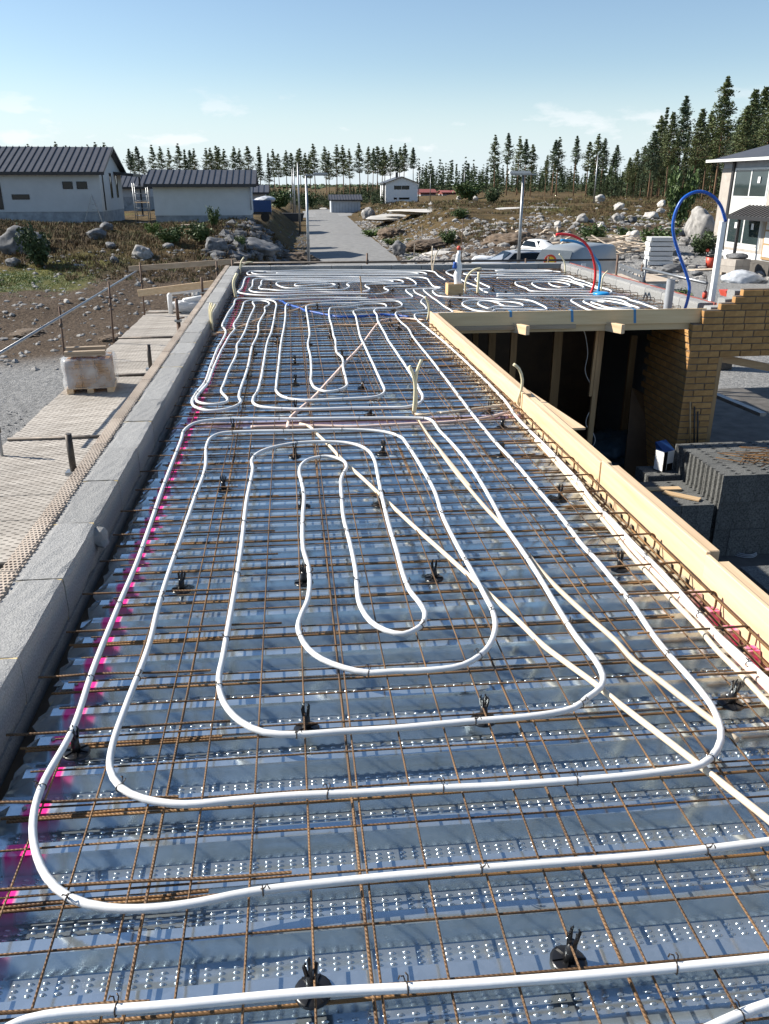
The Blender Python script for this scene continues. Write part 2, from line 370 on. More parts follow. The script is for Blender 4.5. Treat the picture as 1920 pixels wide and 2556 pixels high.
    st = N.new('ShaderNodeMath'); st.operation = 'MULTIPLY'; st.inputs[1].default_value = .6; Lk.new(r3.outputs['Color'], st.inputs[0])
    Lk.new(mxm(pk2.outputs[0], st.outputs[0]), me_.inputs[1]); Lk.new(me_.outputs[0], b.inputs['Metallic'])
    n5 = N.new('ShaderNodeTexNoise'); n5.inputs['Scale'].default_value = 6; n5.inputs['Detail'].default_value = 2
    mp5 = N.new('ShaderNodeMapping'); mp5.inputs['Scale'].default_value = (1, 2.5, 1); Lk.new(pos, mp5.inputs['Vector']); Lk.new(mp5.outputs['Vector'], n5.inputs['Vector'])
    bp = N.new('ShaderNodeBump'); bp.inputs['Strength'].default_value = .06; bp.inputs['Distance'].default_value = .02
    Lk.new(n5.outputs['Fac'], bp.inputs['Height']); Lk.new(bp.outputs['Normal'], b.inputs['Normal'])
    return m
MT['zinc'] = zinc_mat()

def perforated_mat(name, a, b_, sx_, sy_, rx, ry, stag=True):
    """sheet steel with rows of punched oval holes one can see through"""
    m, nt, b = newmat(name); N, Lk = nt.nodes, nt.links
    t = N.new('ShaderNodeTexCoord'); s = N.new('ShaderNodeSeparateXYZ'); Lk.new(t.outputs['Object'], s.inputs['Vector'])
    def mth(op, x, y=None):
        q = N.new('ShaderNodeMath'); q.operation = op
        for i, val in enumerate((x, y)):
            if val is None: continue
            if isinstance(val, (int, float)): q.inputs[i].default_value = val
            else: Lk.new(val, q.inputs[i])
        return q.outputs[0]
    ys = mth('DIVIDE', s.outputs['Y'], sy_); fy = mth('SUBTRACT', mth('FRACT', ys), .5)
    off = mth('MULTIPLY', mth('FRACT', mth('MULTIPLY', mth('FLOOR', ys), .5)), 1.0 if stag else 0.0)
    fx = mth('SUBTRACT', mth('FRACT', mth('ADD', mth('DIVIDE', s.outputs['X'], sx_), off)), .5)
    dx = mth('DIVIDE', mth('MULTIPLY', fx, sx_), rx); dy = mth('DIVIDE', mth('MULTIPLY', fy, sy_), ry)
    d = mth('ADD', mth('MULTIPLY', dx, dx), mth('MULTIPLY', dy, dy))
    al = mth('GREATER_THAN', d, 1.0); Lk.new(al, b.inputs['Alpha'])
    n = N.new('ShaderNodeTexNoise'); n.inputs['Scale'].default_value = 4; n.inputs['Detail'].default_value = 7; Lk.new(t.outputs['Object'], n.inputs['Vector'])
    r = N.new('ShaderNodeValToRGB'); r.color_ramp.elements[0].position = .35; r.color_ramp.elements[1].position = .65
    r.color_ramp.elements[0].color = (*a, 1); r.color_ramp.elements[1].color = (*b_, 1); Lk.new(n.outputs['Fac'], r.inputs['Fac'])
    oi = N.new('ShaderNodeObjectInfo'); hv = N.new('ShaderNodeHueSaturation'); mr = N.new('ShaderNodeMapRange'); mr.inputs['To Min'].default_value = .86; mr.inputs['To Max'].default_value = 1.12
    Lk.new(oi.outputs['Random'], mr.inputs['Value']); Lk.new(mr.outputs['Result'], hv.inputs['Value']); Lk.new(r.outputs['Color'], hv.inputs['Color'])
    Lk.new(hv.outputs['Color'], b.inputs['Base Color']); b.inputs['Roughness'].default_value = .7; b.inputs['Metallic'].default_value = .1
    return m
MT['perf_plank'] = perforated_mat('punched_plank', (.40, .32, .25), (.52, .44, .36), .018, .026, .0062, .0085)
MT['platform'] = perforated_mat('slotted_platform', (.33, .295, .255), (.47, .43, .38), .105, .0375, .022, .0062)

def rock_mesh(name, seed, m, sub=3, flat=.75, rough=.35, cuts=5):
    bm = bmesh.new(); bmesh.ops.create_icosphere(bm, subdivisions=sub, radius=1.0)
    rr = random.Random(seed)
    pl = []
    for _ in range(cuts):
        d = Vector((rr.gauss(0, 1), rr.gauss(0, 1), rr.gauss(0, .8))).normalized(); pl.append((d, rr.uniform(.55, .85)))
    for v in bm.verts:
        for d, k in pl:
            t = v.co.dot(d)
            if t > k: v.co -= d * (t - k) * .92
        nn = noise.noise(v.co * 1.3 + Vector((seed * 7.3, 1, 2))) * rough * .6 + noise.noise(v.co * 3.7 + Vector((seed, 4, 2))) * rough * .22
        if cuts == 0: nn += noise.noise(v.co * 8 + Vector((seed, 1, 7))) * .16 + noise.noise(v.co * 17 + Vector((seed, 9, 7))) * .09
        else: nn += noise.noise(v.co * 9 + Vector((seed, 1, 7))) * .035
        v.co *= 1 + nn
        v.co.z *= flat
    me = bpy.data.meshes.new(name); bm.to_mesh(me); bm.free(); me.materials.append(m)
    if sub > 3: me.polygons.foreach_set('use_smooth', [True] * len(me.polygons))
    return me
# ------------------------------------------------------------------ terrain, road
def xc(y): return 3.3 + .0276 * (y - 20)
def TH(x, y):
    rl, rr_ = xc(y) - 3.1, xc(y) + 3.1
    l = sstep(24, 50, y) * 2.25 * (1 - sstep(rl - 4.3, rl - .9, x)) * (1 - .55 * sstep(88, 150, y))
    r = sstep(38, 86, y) * 2.45 * sstep(rr_ + .8, rr_ + 8.5, x) * (1 - .25 * sstep(120, 260, y)) * (1 - .62 * sstep(115, 175, y) * (1 - sstep(32, 46, x)))
    z = l + r
    return z
def T(x, y):
    z = TH(x, y)
    d = abs(x - xc(y)); k = sstep(3.3, 6.5, d)
    yard = (x > xc(y) and y < 60); near = sstep(14, 32, y) if x < 0 else sstep(46, 66, y)
    amp = k * (.04 + .24 * near) * (1 - .5 * sstep(200, 500, y))
    z += amp * noise.noise(Vector((x * .16, y * .16, 3.3))) * 1.6 + amp * .55 * noise.noise(Vector((x * .6, y * .6, 9.1)))
    return z
def G(pxx, pyy):                      # where that sight line meets the ground
    r = ray(pxx, pyy).normalized(); t = 14.0
    while t < 900:
        p = CAM + r * t
        if p.z < T(p.x, p.y): break
        t *= 1.006
    lo = t / 1.006
    for _ in range(12):
        mid = (lo + t) / 2; p = CAM + r * mid
        if p.z < T(p.x, p.y): t = mid
        else: lo = mid
    p = CAM + r * t; return Vector((p.x, p.y, T(p.x, p.y)))

def axis(a, b, step, far0, far1, g=1.13):
    v = list(np.arange(a, b, step)); s = step; x = v[-1]
    while x < far1: s *= g; x += s; v.append(x)
    s = step; x = a; pre = []
    while x > far0: s *= g; x -= s; pre.append(x)
    return pre[::-1] + v
gx = axis(-42, 62, .55, -2600, 2600); gy = axis(10, 135, .55, -60, 4200)
vs_ = []; cov = []
for yv in gy:
    for xv in gx:
        vs_.append((xv, yv, T(xv, yv)))
        left = xv < xc(yv)
        n1 = noise.noise(Vector((xv * .12, yv * .12, 0))) * 5
        if left: h = sstep(35, 41, yv + n1); gr = 1 - sstep(22.5, 25.5, yv + n1 * .4)
        else:
            h = sstep(58, 72, yv + n1); gr = 1 - sstep(56, 64, yv + n1 * .5 - (0 if xv > 16 else -8))
        cov.append((gr, h, sstep(.25, .5, noise.noise(Vector((xv * .09, yv * .09, 5))) + (.30 if (left and 34.5 < yv < 39 and -16 < xv < -8) else -.12)) * .5, 1))
nx = len(gx); fs = [(j*nx+i, j*nx+i+1, (j+1)*nx+i+1, (j+1)*nx+i) for j in range(len(gy)-1) for i in range(nx-1)]
me = bpy.data.meshes.new('ground'); me.from_pydata(vs_, [], fs); me.polygons.foreach_set('use_smooth', [True] * len(fs))
ca = me.color_attributes.new('cover', 'FLOAT_COLOR', 'POINT'); ca.data.foreach_set('color', np.array(cov, dtype=np.float32).ravel())
def ground_mat():
    m, nt, b = newmat('ground_cover'); N, Lk = nt.nodes, nt.links
    g = N.new('ShaderNodeNewGeometry'); at = N.new('ShaderNodeVertexColor'); at.layer_name = 'cover'
    s = N.new('ShaderNodeSeparateColor'); Lk.new(at.outputs['Color'], s.inputs['Color'])
    def nz_(sc, d=6, ro=.6):
        n = N.new('ShaderNodeTexNoise'); n.inputs['Scale'].default_value = sc; n.inputs['Detail'].default_value = d; n.inputs['Roughness'].default_value = ro
        Lk.new(g.outputs['Position'], n.inputs['Vector']); return n.outputs['Fac']
    def ramp(f, a, c, p0=.35, p1=.65):
        r = N.new('ShaderNodeValToRGB'); r.color_ramp.elements[0].position = p0; r.color_ramp.elements[1].position = p1
        r.color_ramp.elements[0].color = (*a, 1); r.color_ramp.elements[1].color = (*c, 1); Lk.new(f, r.inputs['Fac']); return r.outputs['Color']
    def mix(f, a, c):
        x = N.new('ShaderNodeMixRGB'); Lk.new(f, x.inputs['Fac']); Lk.new(a, x.inputs['Color1']); Lk.new(c, x.inputs['Color2']); return x.outputs['Color']
    fine = nz_(9, 8, .7); mid = nz_(1.1, 6); big = nz_(.25, 5)
    soil = ramp(fine, (.042, .029, .020), (.185, .138, .098), .36, .74)
    heath = ramp(mid, (.050, .034, .018), (.145, .098, .042)); heath = mix(ramp(fine, (0, 0, 0), (.5, .5, .5)), heath, ramp(big, (.036, .038, .014), (.12, .082, .036)))
    grav = ramp(fine, (.13, .13, .13), (.36, .355, .345), .3, .7)
    grass = ramp(mid, (.05, .075, .012), (.15, .17, .03))
    c = mix(s.outputs['Green'], soil, heath); c = mix(s.outputs['Blue'], c, grass); c = mix(s.outputs['Red'], c, grav)
    Lk.new(c, b.inputs['Base Color']); b.inputs['Roughness'].default_value = .95; b.inputs['Specular IOR Level'].default_value = .15
    bp = N.new('ShaderNodeBump'); bp.inputs['Strength'].default_value = 1.0; bp.inputs['Distance'].default_value = .10
    ad = N.new('ShaderNodeMath'); ad.operation = 'ADD'; Lk.new(fine, ad.inputs[0]); Lk.new(mid, ad.inputs[1]); Lk.new(ad.outputs[0], bp.inputs['Height']); Lk.new(bp.outputs['Normal'], b.inputs['Normal'])
    return m
me.materials.append(ground_mat()); tag(link('ground', me), kind='structure')
# gravel road
rm = mat('gravel_road', (.17, .168, .165), .95, col2=(.27, .265, .255), vscale=1.6, bump=.7, bscale=14, coord='Object', detail=9)
m = MB(); ry = list(np.arange(14, 180, 2.0)); cols = (-3.15, -2.2, -.8, .8, 2.2, 3.15)
for yv in ry:
    for c_ in cols:
        w_ = c_ + (noise.noise(Vector((yv * .2, c_, 0))) * .35 if abs(c_) > 3 else 0)
        m.v.append((xc(yv) + w_, yv, .02 + (.05 if abs(c_) < 1 else 0) + (-.018 if abs(c_) > 3 else 0)))
n = len(cols)
for j in range(len(ry) - 1):
    for i in range(n - 1): m.f.append((j*n+i, j*n+i+1, (j+1)*n+i+1, (j+1)*n+i)); m.sm.append(True)
tag(m.build('road', rm), kind='structure')
# gravel turning area at the far end of the road
m = MB(); c_ = Vector((xc(150) - 6, 152, .03))
m.add([c_ + Vector((math.cos(a) * 11, math.sin(a) * 17, 0)) for a in [i * math.pi / 12 for i in range(24)]], [tuple(range(24))])
tag(m.build('side_road', rm), kind='structure')

# ------------------------------------------------------------------ houses
def window(parent, plane, u0, u1, z0, z1, at_, fr=.07, out=-1, frame='trim', bars=(), pane='glass'):
    """plane 'y': wall facing -y at y=at_; plane 'x': wall facing out*x at x=at_"""
    def bx(m, a0, a1, b0, b1, d0, d1):
        if plane == 'y': m.box(a0, a1, at_ + out * max(d0, d1), at_ + out * min(d0, d1), b0, b1) if out < 0 else m.box(a0, a1, at_ + min(d0, d1), at_ + max(d0, d1), b0, b1)
        else: m.box(min(at_ + out * d0, at_ + out * d1), max(at_ + out * d0, at_ + out * d1), a0, a1, b0, b1)
    f = MB(); bx(f, u0, u1, z0, z0 + fr, -.06, .03); bx(f, u0, u1, z1 - fr, z1, -.06, .03); bx(f, u0, u0 + fr, z0 + fr, z1 - fr, -.06, .03); bx(f, u1 - fr, u1, z0 + fr, z1 - fr, -.06, .03)
    for q in bars: bx(f, q - fr/2, q + fr/2, z0 + fr, z1 - fr, -.06, .028)
    w_ = f.build('window', MT[frame], parent)
    p = MB(); bx(p, u0 + fr, u1 - fr, z0 + fr, z1 - fr, -.05, .006); p.build('pane', MT[pane], w_)
    return w_
def house(label, x0, x1, y0, y1, zb, ze, zr, wall='render_white', ov=.45, ridge='x', seams=.42, name='house', plinth=.35, cat='house', roofm='roof', thick=.13):
    o = empty(name, ((x0+x1)/2, (y0+y1)/2, zb), 0, label, cat); O = Vector(o.location)
    ym = (y0 + y1) / 2; xm = (x0 + x1) / 2
    def put(m, nm, mt, par=None):
        m.v = [(v[0]-O.x, v[1]-O.y, v[2]-O.z) for v in m.v]; return m.build(nm, MT[mt], par or o)
    if ridge == 'x':
        put(MB().prism([(y0, zb+plinth), (y1, zb+plinth), (y1, ze), (ym, zr - .02), (y0, ze)], 'x', x0, x1), 'wall', wall)
        s = (zr - ze) / (ym - y0); e0 = ze - s * ov
        m = MB(); m.prism([(y0 - ov, e0), (ym, zr), (ym, zr + thick), (y0 - ov, e0 + thick)], 'x', x0 - ov, x1 + ov)
        m.prism([(y1 + ov, e0), (ym + .002, zr), (ym + .002, zr + thick), (y1 + ov, e0 + thick)], 'x', x0 - ov, x1 + ov)
        rf = put(m, 'roof', roofm)
        put(MB().box(x0 - ov - .02, x1 + ov + .02, y0 - ov - .06, y0 - ov - .002, e0 - .06, e0 + thick + .02), 'gutter', 'trim', rf)
        if seams:
            sm_ = MB().prism([(y0 - ov - O.y, e0 + thick + .002 - O.z), (ym - O.y, zr + thick + .002 - O.z), (ym - O.y, zr + thick + .06 - O.z), (y0 - ov - O.y, e0 + thick + .06 - O.z)], 'x', -.02, .02).mesh('seam', MT['trim'])
            nn = int((x1 - x0 + 2 * ov) / seams)
            for i in range(nn + 1): link('seam', sm_, rf, (x0 - ov + i * (x1 - x0 + 2*ov) / nn - O.x, 0, 0))
    else:
        put(MB().prism([(x0, zb+plinth), (x1, zb+plinth), (x1, ze), (xm, zr - .02), (x0, ze)], 'y', y0, y1), 'wall', wall)
        s = (zr - ze) / (xm - x0); e0 = ze - s * ov
        m = MB(); m.prism([(x0 - ov, e0), (xm, zr), (xm, zr + thick), (x0 - ov, e0 + thick)], 'y', y0 - ov, y1 + ov)
        m.prism([(x1 + ov, e0), (xm + .002, zr), (xm + .002, zr + thick), (x1 + ov, e0 + thick)], 'y', y0 - ov, y1 + ov)
        rf = put(m, 'roof', roofm)
    put(MB().box(x0 + .03, x1 - .03, y0 + .03, y1 - .03, zb - 1.2, zb + plinth), 'plinth', 'plinth')
    return o, O, rf

# large house on the left
H1Y = 65.0
zb1 = PY(262, 541, H1Y).z; ze1 = PY(244, 428, H1Y).z; zr1 = PY(290, 368, H1Y + 4.2).z - .1
x1h = PY(252, 480, H1Y).x
h1, O1, rf1 = house('white rendered house with dark seamed roof at the left edge', x1h - 15, x1h, H1Y, H1Y + 8.4, zb1, ze1, zr1, seams=.45)
def hw(o, O, plane, q, at_, **k):      # window from pixel corners on that wall
    a = (PY if plane == 'y' else PX)(q[0], q[1], at_); c_ = (PY if plane == 'y' else PX)(q[2], q[3], at_)
    u0, u1 = sorted((a.x, c_.x)) if plane == 'y' else sorted((a.y, c_.y)); z0, z1 = sorted((a.z, c_.z))
    w_ = window(o, plane, u0 - (O.x if plane == 'y' else O.y), u1 - (O.x if plane == 'y' else O.y), z0 - O.z, z1 - O.z, at_ - (O.y if plane == 'y' else O.x), **k)
    return w_
for q in [(155, 453, 183, 472), (190, 453, 219, 472), (29, 485, 75, 498), (-30, 455, 11, 523)]: hw(h1, O1, 'y', q, H1Y, fr=.05)
for (ya, yb, z0, z1) in [(.9, 1.25, .4, 3.0), (3.6, 4.3, 1.2, 3.0), (5.9, 6.6, 1.2, 3.0)]:
    window(h1, 'x', H1Y + ya - O1.y, H1Y + yb - O1.y, z0, z1, x1h - O1.x, out=1, fr=.05)
m = MB()          # porch roof on the gable side, carried by a post
m.prism([(x1h - O1.x + .02, 2.9), (x1h - O1.x + 1.5, 2.75), (x1h - O1.x + 1.5, 2.95), (x1h - O1.x + .02, 3.1)], 'y', 1.2, 5.0); m.build('porch_roof', MT['trim'], h1)
MB().box(x1h - O1.x + 1.3, x1h - O1.x + 1.42, 4.7, 4.82, -.3, 2.76).build('porch_post', MT['trim'], h1)
MB().box(-2.4, -2.2, -4.33, -4.21, 3.05, 3.3).build('wall_lamp', MT['trim'], h1)
# step ladder leaning on the house
lb = PY(255, 543, H1Y - .9); lt = PY(231, 486, H1Y - .3)
la = empty('step_ladder', (lb.x, lb.y, T(lb.x, lb.y)), 0, 'thin aluminium step ladder in front of the white house', 'ladder')
lz = lt.z - T(lb.x, lb.y); lx = lt.x - lb.x
MB().bar((0, 0, 0), (lx, .4, lz), .07, .04).build('rail', MT['galv'], la); MB().bar((lx - .75, .1, -.05), (lx, .4, lz), .06, .04).build('rail', MT['galv'], la)
for i in range(1, 6): MB().bar((lx * i/6, .4*i/6, lz * i/6), (lx * i/6 - .75 * (1 - i/6.0), .3, lz * i/6 - .02), .04, .03).build('rung', MT['galv'], la)

# garage
GY = 62.0
zb2 = PY(500, 551, GY).z; ze2 = PY(500, 459, GY).z; zr2 = PY(500, 425, GY + 2.7).z - .1
xg0, xg1 = PY(384, 500, GY).x, PY(624, 500, GY).x
h2, O2, rf2 = house('white windowless garage with dark seamed roof beside the road', xg0, xg1, GY, GY + 5.4, zb2, ze2, zr2, seams=.41, cat='garage', name='garage', ov=.5)
MB().tube([(xg1 - O2.x + .06, -2.9, 2.3), (xg1 - O2.x + .06, -2.9, .7)], .04, 6).build('downpipe', MT['galv'], h2)
sc_ = empty('scaffold_tower', (xg0 - 1.0, GY + 1, T(xg0 - 1, GY + 1)), 0, 'narrow aluminium scaffold tower left of the garage', 'scaffold')
for (a, c_) in ((-.45, -.4), (.45, -.4), (-.45, .4), (.45, .4)): MB().tube([(a, c_, 0), (a, c_, 2.9)], .03, 6).build('post', MT['galv'], sc_)
for i in range(6): MB().tube([(-.45, -.4, .3 + .48 * i), (.45, -.4, .3 + .48 * i)], .025, 6).build('rung', MT['galv'], sc_)
MB().box(-.45, .45, -.35, .35, 1.6, 1.65).build('platform', MT['timber_x'], sc_)

# houses behind
a = PY(300, 437, 98); zz = PY(330, 500, 98).z
house('grey house with dark roof showing between house and garage', a.x - 6, PY(372, 460, 98).x, 98, 105, zz, PY(330, 466, 98).z, PY(330, 436, 101).z - .1, 'render_grey', .5, seams=.55)
zz = PY(650, 505, 92).z
house('small grey outbuilding showing behind the right end of the garage', PY(600, 480, 92).x, PY(662, 480, 92).x, 92, 97, zz, PY(650, 481, 92).z, PY(650, 462, 94).z - .1, 'render_grey', .4, seams=.5, cat='outbuilding', name='outbuilding')
# blue tarpaulined trailer beside the garage
tb = PY(632, 537, 70); te = PY(676, 500, 70)
tr = empty('blue_trailer', (tb.x, 70, TH(tb.x, 70) - .2), 0, 'dark blue covered trailer parked right of the garage', 'trailer')
tl = te.x - tb.x; th_ = te.z - tr.location.z
MB().box(-1.8, tl, 0, 2.2, .75, th_).build('cover', MT['container'], tr); MB().box(-1.8, tl, .1, 2.1, .55, .74).build('chassis', MT['trim'], tr)
for xw in (-.9, tl - .5): 
    wq = MB().lathe([(.34, -.1), (.36, 0), (.34, .1)], n=16).build('wheel', MT['rubber'], tr, (xw, -.02, .36), (math.pi/2, 0, 0))
hp_ = rock_mesh('load_hump', 21, MT['tarp'], 2, .5, .2); link('load_hump', hp_, tr, (tl - .5, 1.0, th_ + .05), None, (.9, 1.0, .6))

# shed at the end of the road
sb = PY(827, 522, 158)
h5, O5, rf5 = house('low grey board shed with dark roof beside the road end', sb.x, PY(900, 520, 158).x, 158, 163, T(sb.x, 158) - .1, PY(860, 499, 158).z, PY(860, 486, 160.4).z - .1, 'render_grey', .35, seams=.5, cat='shed', name='shed', plinth=.05)
for i in range(9): MB().box(-2.3 + i * .55, -2.26 + i * .55, -2.56, -2.5, .05, 1.85).build('batten', MT['plinth'], h5)

# white two-storey house in the distance
cY = 190.0
cb = PY(965, 508, cY).z
h6, O6, rf6 = house('white two-storey gabled house standing in the distance beyond the road', PY(963, 480, cY).x, PY(1043, 480, cY).x, cY, cY + 11, cb, PY(1000, 457, cY).z, PY(1004, 442, cY).z, 'render_bright', .45, 'y', cat='house')
for q in [(984, 463.5, 1002, 473), (1003, 463.5, 1022, 473), (983, 493, 991, 498), (996, 493, 1022, 498)]: hw(h6, O6, 'y', q, cY, fr=.10, frame='trim')
xw = PY(963, 480, cY).x - O6.x
for ya in (-4.0, 1.5): window(h6, 'x', ya, ya + 1.6, .8, 4.2, xw, out=-1, frame='trim', fr=.1)
MB().box(xw - .5, xw - .1, -5.0, -4.6, 0, 4.3).build('corner_post', MT['trim'], h6)
MB().box(-.9, -.4, -2.0, -1.5, 5.1, 6.4).build('chimney', MT['trim'], rf6)
# red roofed farm buildings far away
for j, (q0, q1, lab) in enumerate([(1050, 1088, 'long low red-roofed barn left of two far away'), (1105, 1140, 'low red-roofed barn right of two far away')]):
    a = PY(q0, 484, 260); c_ = PY(q1, 484, 260)
    house(lab, a.x, c_.x, 260, 268, T(a.x, 262) + .3, PY(q0, 481, 260).z, PY(q0, 473 + 3 * j, 264).z, 'redroof', .4, seams=0, cat='barn', name='barn', plinth=.1, roofm='redroof')

# beige brick house on the right, its long side parallel to the deck
hb = P(1773, 641, 4.42); HX, HY = hb.x, hb.y
HZ = CZ - 4.42
rh = empty('house', (HX, HY, HZ), 0, 'beige brick two-storey house cut by the right edge', 'house')
ez = PX(1795, 402, HX).z - HZ
MB().box(0, 9, -16, 0, .62, ez - .45).build('wall', MT['beige_brick'], rh)
MB().box(.02, 8.98, -15.98, -.02, -1.0, .62).build('plinth', MT['insul'], rh)
MB().box(.04, 8.96, -15.96, -.04, ez - .45, ez).build('upper_wall_band', MT['render_grey'], rh)
m = MB(); m.add([(-.75, .75, ez), (9.75, .75, ez), (9.75, -16.75, ez), (-.75, -16.75, ez), (4.5, -4, ez + 1.75), (4.5, -12, ez + 1.75)], [(0, 1, 4), (1, 2, 5, 4), (2, 3, 5), (3, 0, 4, 5), (3, 2, 1, 0)])
rfr = m.build('roof', MT['roof'], rh)
MB().box(-.80, -.752, -16.8, .8, ez - .10, ez + .06).build('fascia', MT['frame_white'], rfr); MB().box(-.75, 9.8, .752, .80, ez - .10, ez + .06).build('fascia', MT['frame_white'], rfr)
def hx(q): 
    a = PX(q[0], q[1], HX - .02); c_ = PX(q[2], q[3], HX - .02)
    return min(a.y, c_.y) - HY, max(a.y, c_.y) - HY, min(a.z, c_.z) - HZ, max(a.z, c_.z) - HZ
y0, y1, z0, z1 = hx((1838, 420, 1912, 496))
ym_ = (y0 + y1) / 2
# recessed panel strip holding both windows
MB().box(-.012, .05, y0 - .10, y1 + .10, .75, ez - .45).build('window_panel', MT['frame_white'], rh)
MB().box(-.10, -.014, y1 + .12, y1 + .36, .62, ez - .02).build('dark_pilaster', MT['trim'], rh)
window(rh, 'x', y0, y1, z0, z1, -.014, out=-1, frame='frame_white', bars=(ym_,), fr=.11, pane='glass_sky')
a = hx((1822, 545, 1884, 622)); zl0, zl1 = a[2], a[3]
window(rh, 'x', y0 + .02, y1 - .02, .95, zl1 + .15, -.014, out=-1, frame='frame_white', bars=(ym_,), fr=.13, pane='glass_sky')
for (yy, zz) in ((ym_ - .5 * (ym_ - y0), z0 + .6 * (z1 - z0)), (ym_ - .55 * (ym_ - y0), 1.0 + .75 * (zl1 - 1)), (ym_ + .45 * (y1 - ym_), 1.0 + .75 * (zl1 - 1))):
    MB().box(-.075, -.060, yy - .13, yy + .13, zz - .17, zz + .17).build('window_sticker', MT['white'], rh)
# porch
pc = PX(1816, 542, HX - 1.3); pz = pc.z - HZ; py1 = pc.y - HY; pd = -1.3
pr_ = MB(); pr_.prism([(pd, pz - .05), (-.02, pz + .52), (-.02, pz + .66), (pd, pz + .10)], 'y', py1 - 8.0, py1)
prf = pr_.build('porch_roof', MT['roof'], rh)
sm_ = MB().prism([(pd, pz + .103), (-.03, pz + .663), (-.03, pz + .71), (pd, pz + .15)], 'y', -.02, .02).mesh('seam', MT['trim'])
for i in range(19): link('seam', sm_, prf, (0, py1 - .1 - i * .4, 0))
MB().box(pd - .07, pd - .003, py1 - 8.0, py1, pz - .08, pz + .12).build('gutter', MT['trim'], prf)
ppy = PX(1838, 600, HX - 1.15).y - HY
for yy in (ppy, ppy - 4.2): MB().box(-1.22, -1.08, yy - .07, yy + .07, -.1, pz - .04).build('porch_post', MT['trim'], rh)
dr = MB().box(-.06, -.014, y0 - 1.9, y0 - .5, .35, 2.75).build('door', MT['timber_z'], rh)
for i in range(3): MB().box(-.085, -.062, y0 - 1.75, y0 - .65, .5 + i * .75, 1.15 + i * .75).build('door_panel', MT['frame_white'], dr)
MB().box(-1.3, -.05, y1 - 7.5, y0 - .1, -.3, .28).build('porch_step', MT['concrete'], rh)

# ------------------------------------------------------------------ trees
def needles(rr, cx_, cy_, cz_, sx_, sz_, out):
    """one clump of needles: a few crossed slivers"""
    for _ in range(2):
        d = Vector((rr.gauss(0, 1), rr.gauss(0, 1), rr.gauss(0, .45))).normalized(); u = d.cross(Vector((rr.gauss(0, 1), rr.gauss(0, 1), rr.gauss(0, 1)))).normalized()
        c_ = Vector((cx_, cy_, cz_)); d *= sx_; u *= sz_
        out.append((c_ - d, c_ + u * .9, c_ + d * .9, c_ - u * .7))
def tree_mesh(seed, H, crown0, wid, kind, nw=26, nb=6, nc=6, cs=.34):
    """trunk and crown meshes of a pine or spruce H metres tall"""
    rr = random.Random(seed); tr = MB(); lean = Vector((rr.uniform(-.02, .02), rr.uniform(-.02, .02), 0))
    pts = [Vector((lean.x * z + .12 * math.sin(z * .21 + seed), lean.y * z + .1 * math.cos(z * .17), z)) for z in [H * i / 9 for i in range(10)]]
    r0 = H * (.0125 if cs > .3 else .0105)
    tr.tube(pts, [r0 * (1.0 - .88 * (i / 9) ** 1.1) for i in range(10)], 6)
    quads = []
    def trunk(z):
        t = max(0, min(.999, z / H)) * 9; i = int(t); return pts[i].lerp(pts[i+1], t - i)
    for w_ in range(nw):
        t = (w_ + rr.uniform(0, .8)) / nw; z = H * (crown0 + (1 - crown0) * t)
        if kind == 'pine':
            L_ = wid * (1.0 - t ** 1.7) * (.55 + .45 * min(1, t * 4 + .2)) * rr.uniform(.55, 1.2)
        else: L_ = wid * (1.02 - t) * rr.uniform(.75, 1.1)
        L_ = max(L_, .25)
        for b_ in range(nb):
            if kind == 'pine' and rr.random() < .18: continue
            a = rr.uniform(0, 2 * math.pi); ln = L_ * rr.uniform(.55, 1.15); rise = rr.uniform(-.05, .42) if kind == 'pine' else rr.uniform(-.45, -.05)
            base = trunk(z); tip = base + Vector((math.cos(a) * ln, math.sin(a) * ln, rise * ln))
            if ln > .8: tr.tube([base, tip], [.035, .012], 3, cap=False)
            for c_ in range(nc):
                f = (.28 if kind == 'pine' else .1) + (.74 if kind == 'pine' else .9) * (c_ + rr.random()) / nc
                p = base.lerp(tip, f); j = .20 * ln * .5 + .08
                needles(rr, p.x + rr.gauss(0, j), p.y + rr.gauss(0, j), p.z + rr.gauss(0, j * .6), cs * rr.uniform(.6, 1.25), cs * rr.uniform(.28, .5), quads)
    cm = MB()
    for q in quads: cm.v += [tuple(x) for x in q]; n_ = len(cm.v) - 4; cm.f.append((n_, n_+1, n_+2, n_+3)); cm.sm.append(False)
    def fin(m_, nm, mt):
        e_ = bpy.data.meshes.new(nm); e_.from_pydata(m_.v, [], m_.f); e_.polygons.foreach_set('use_smooth', m_.sm); e_.materials.append(mt); e_.update(); return e_
    return fin(tr, 'trunk', MT['bark']), fin(cm, 'crown', MT['needle' if kind == 'pine' and seed % 2 else ('needle_b' if kind == 'pine' else 'spruce')])
FARP = [tree_mesh(s, 20, c0, wd, 'pine', 24, 7, 10, .36) for s, c0, wd in ((1, .46, 3.3), (2, .52, 3.0), (3, .42, 3.7), (4, .56, 2.8), (5, .46, 3.8))]
FARP += [tree_mesh(6, 20, .36, 3.0, 'spruce', 26, 7, 9, .36)]
NEARP = [tree_mesh(s, 20, c0, wd, 'pine', 34, 10, 12, .28) for s, c0, wd in ((11, .38, 3.8), (12, .46, 3.4), (13, .32, 4.1), (14, .42, 3.3))]
NEARP += [tree_mesh(15, 20, .08, 2.7, 'spruce', 38, 10, 9, .28), tree_mesh(16, 20, .20, 2.7, 'spruce', 36, 10, 9, .28)]
rt = random.Random(5)
ONES = ['', 'first', 'second', 'third', 'fourth', 'fifth', 'sixth', 'seventh', 'eighth', 'ninth', 'tenth', 'eleventh', 'twelfth', 'thirteenth', 'fourteenth', 'fifteenth', 'sixteenth', 'seventeenth', 'eighteenth', 'nineteenth']
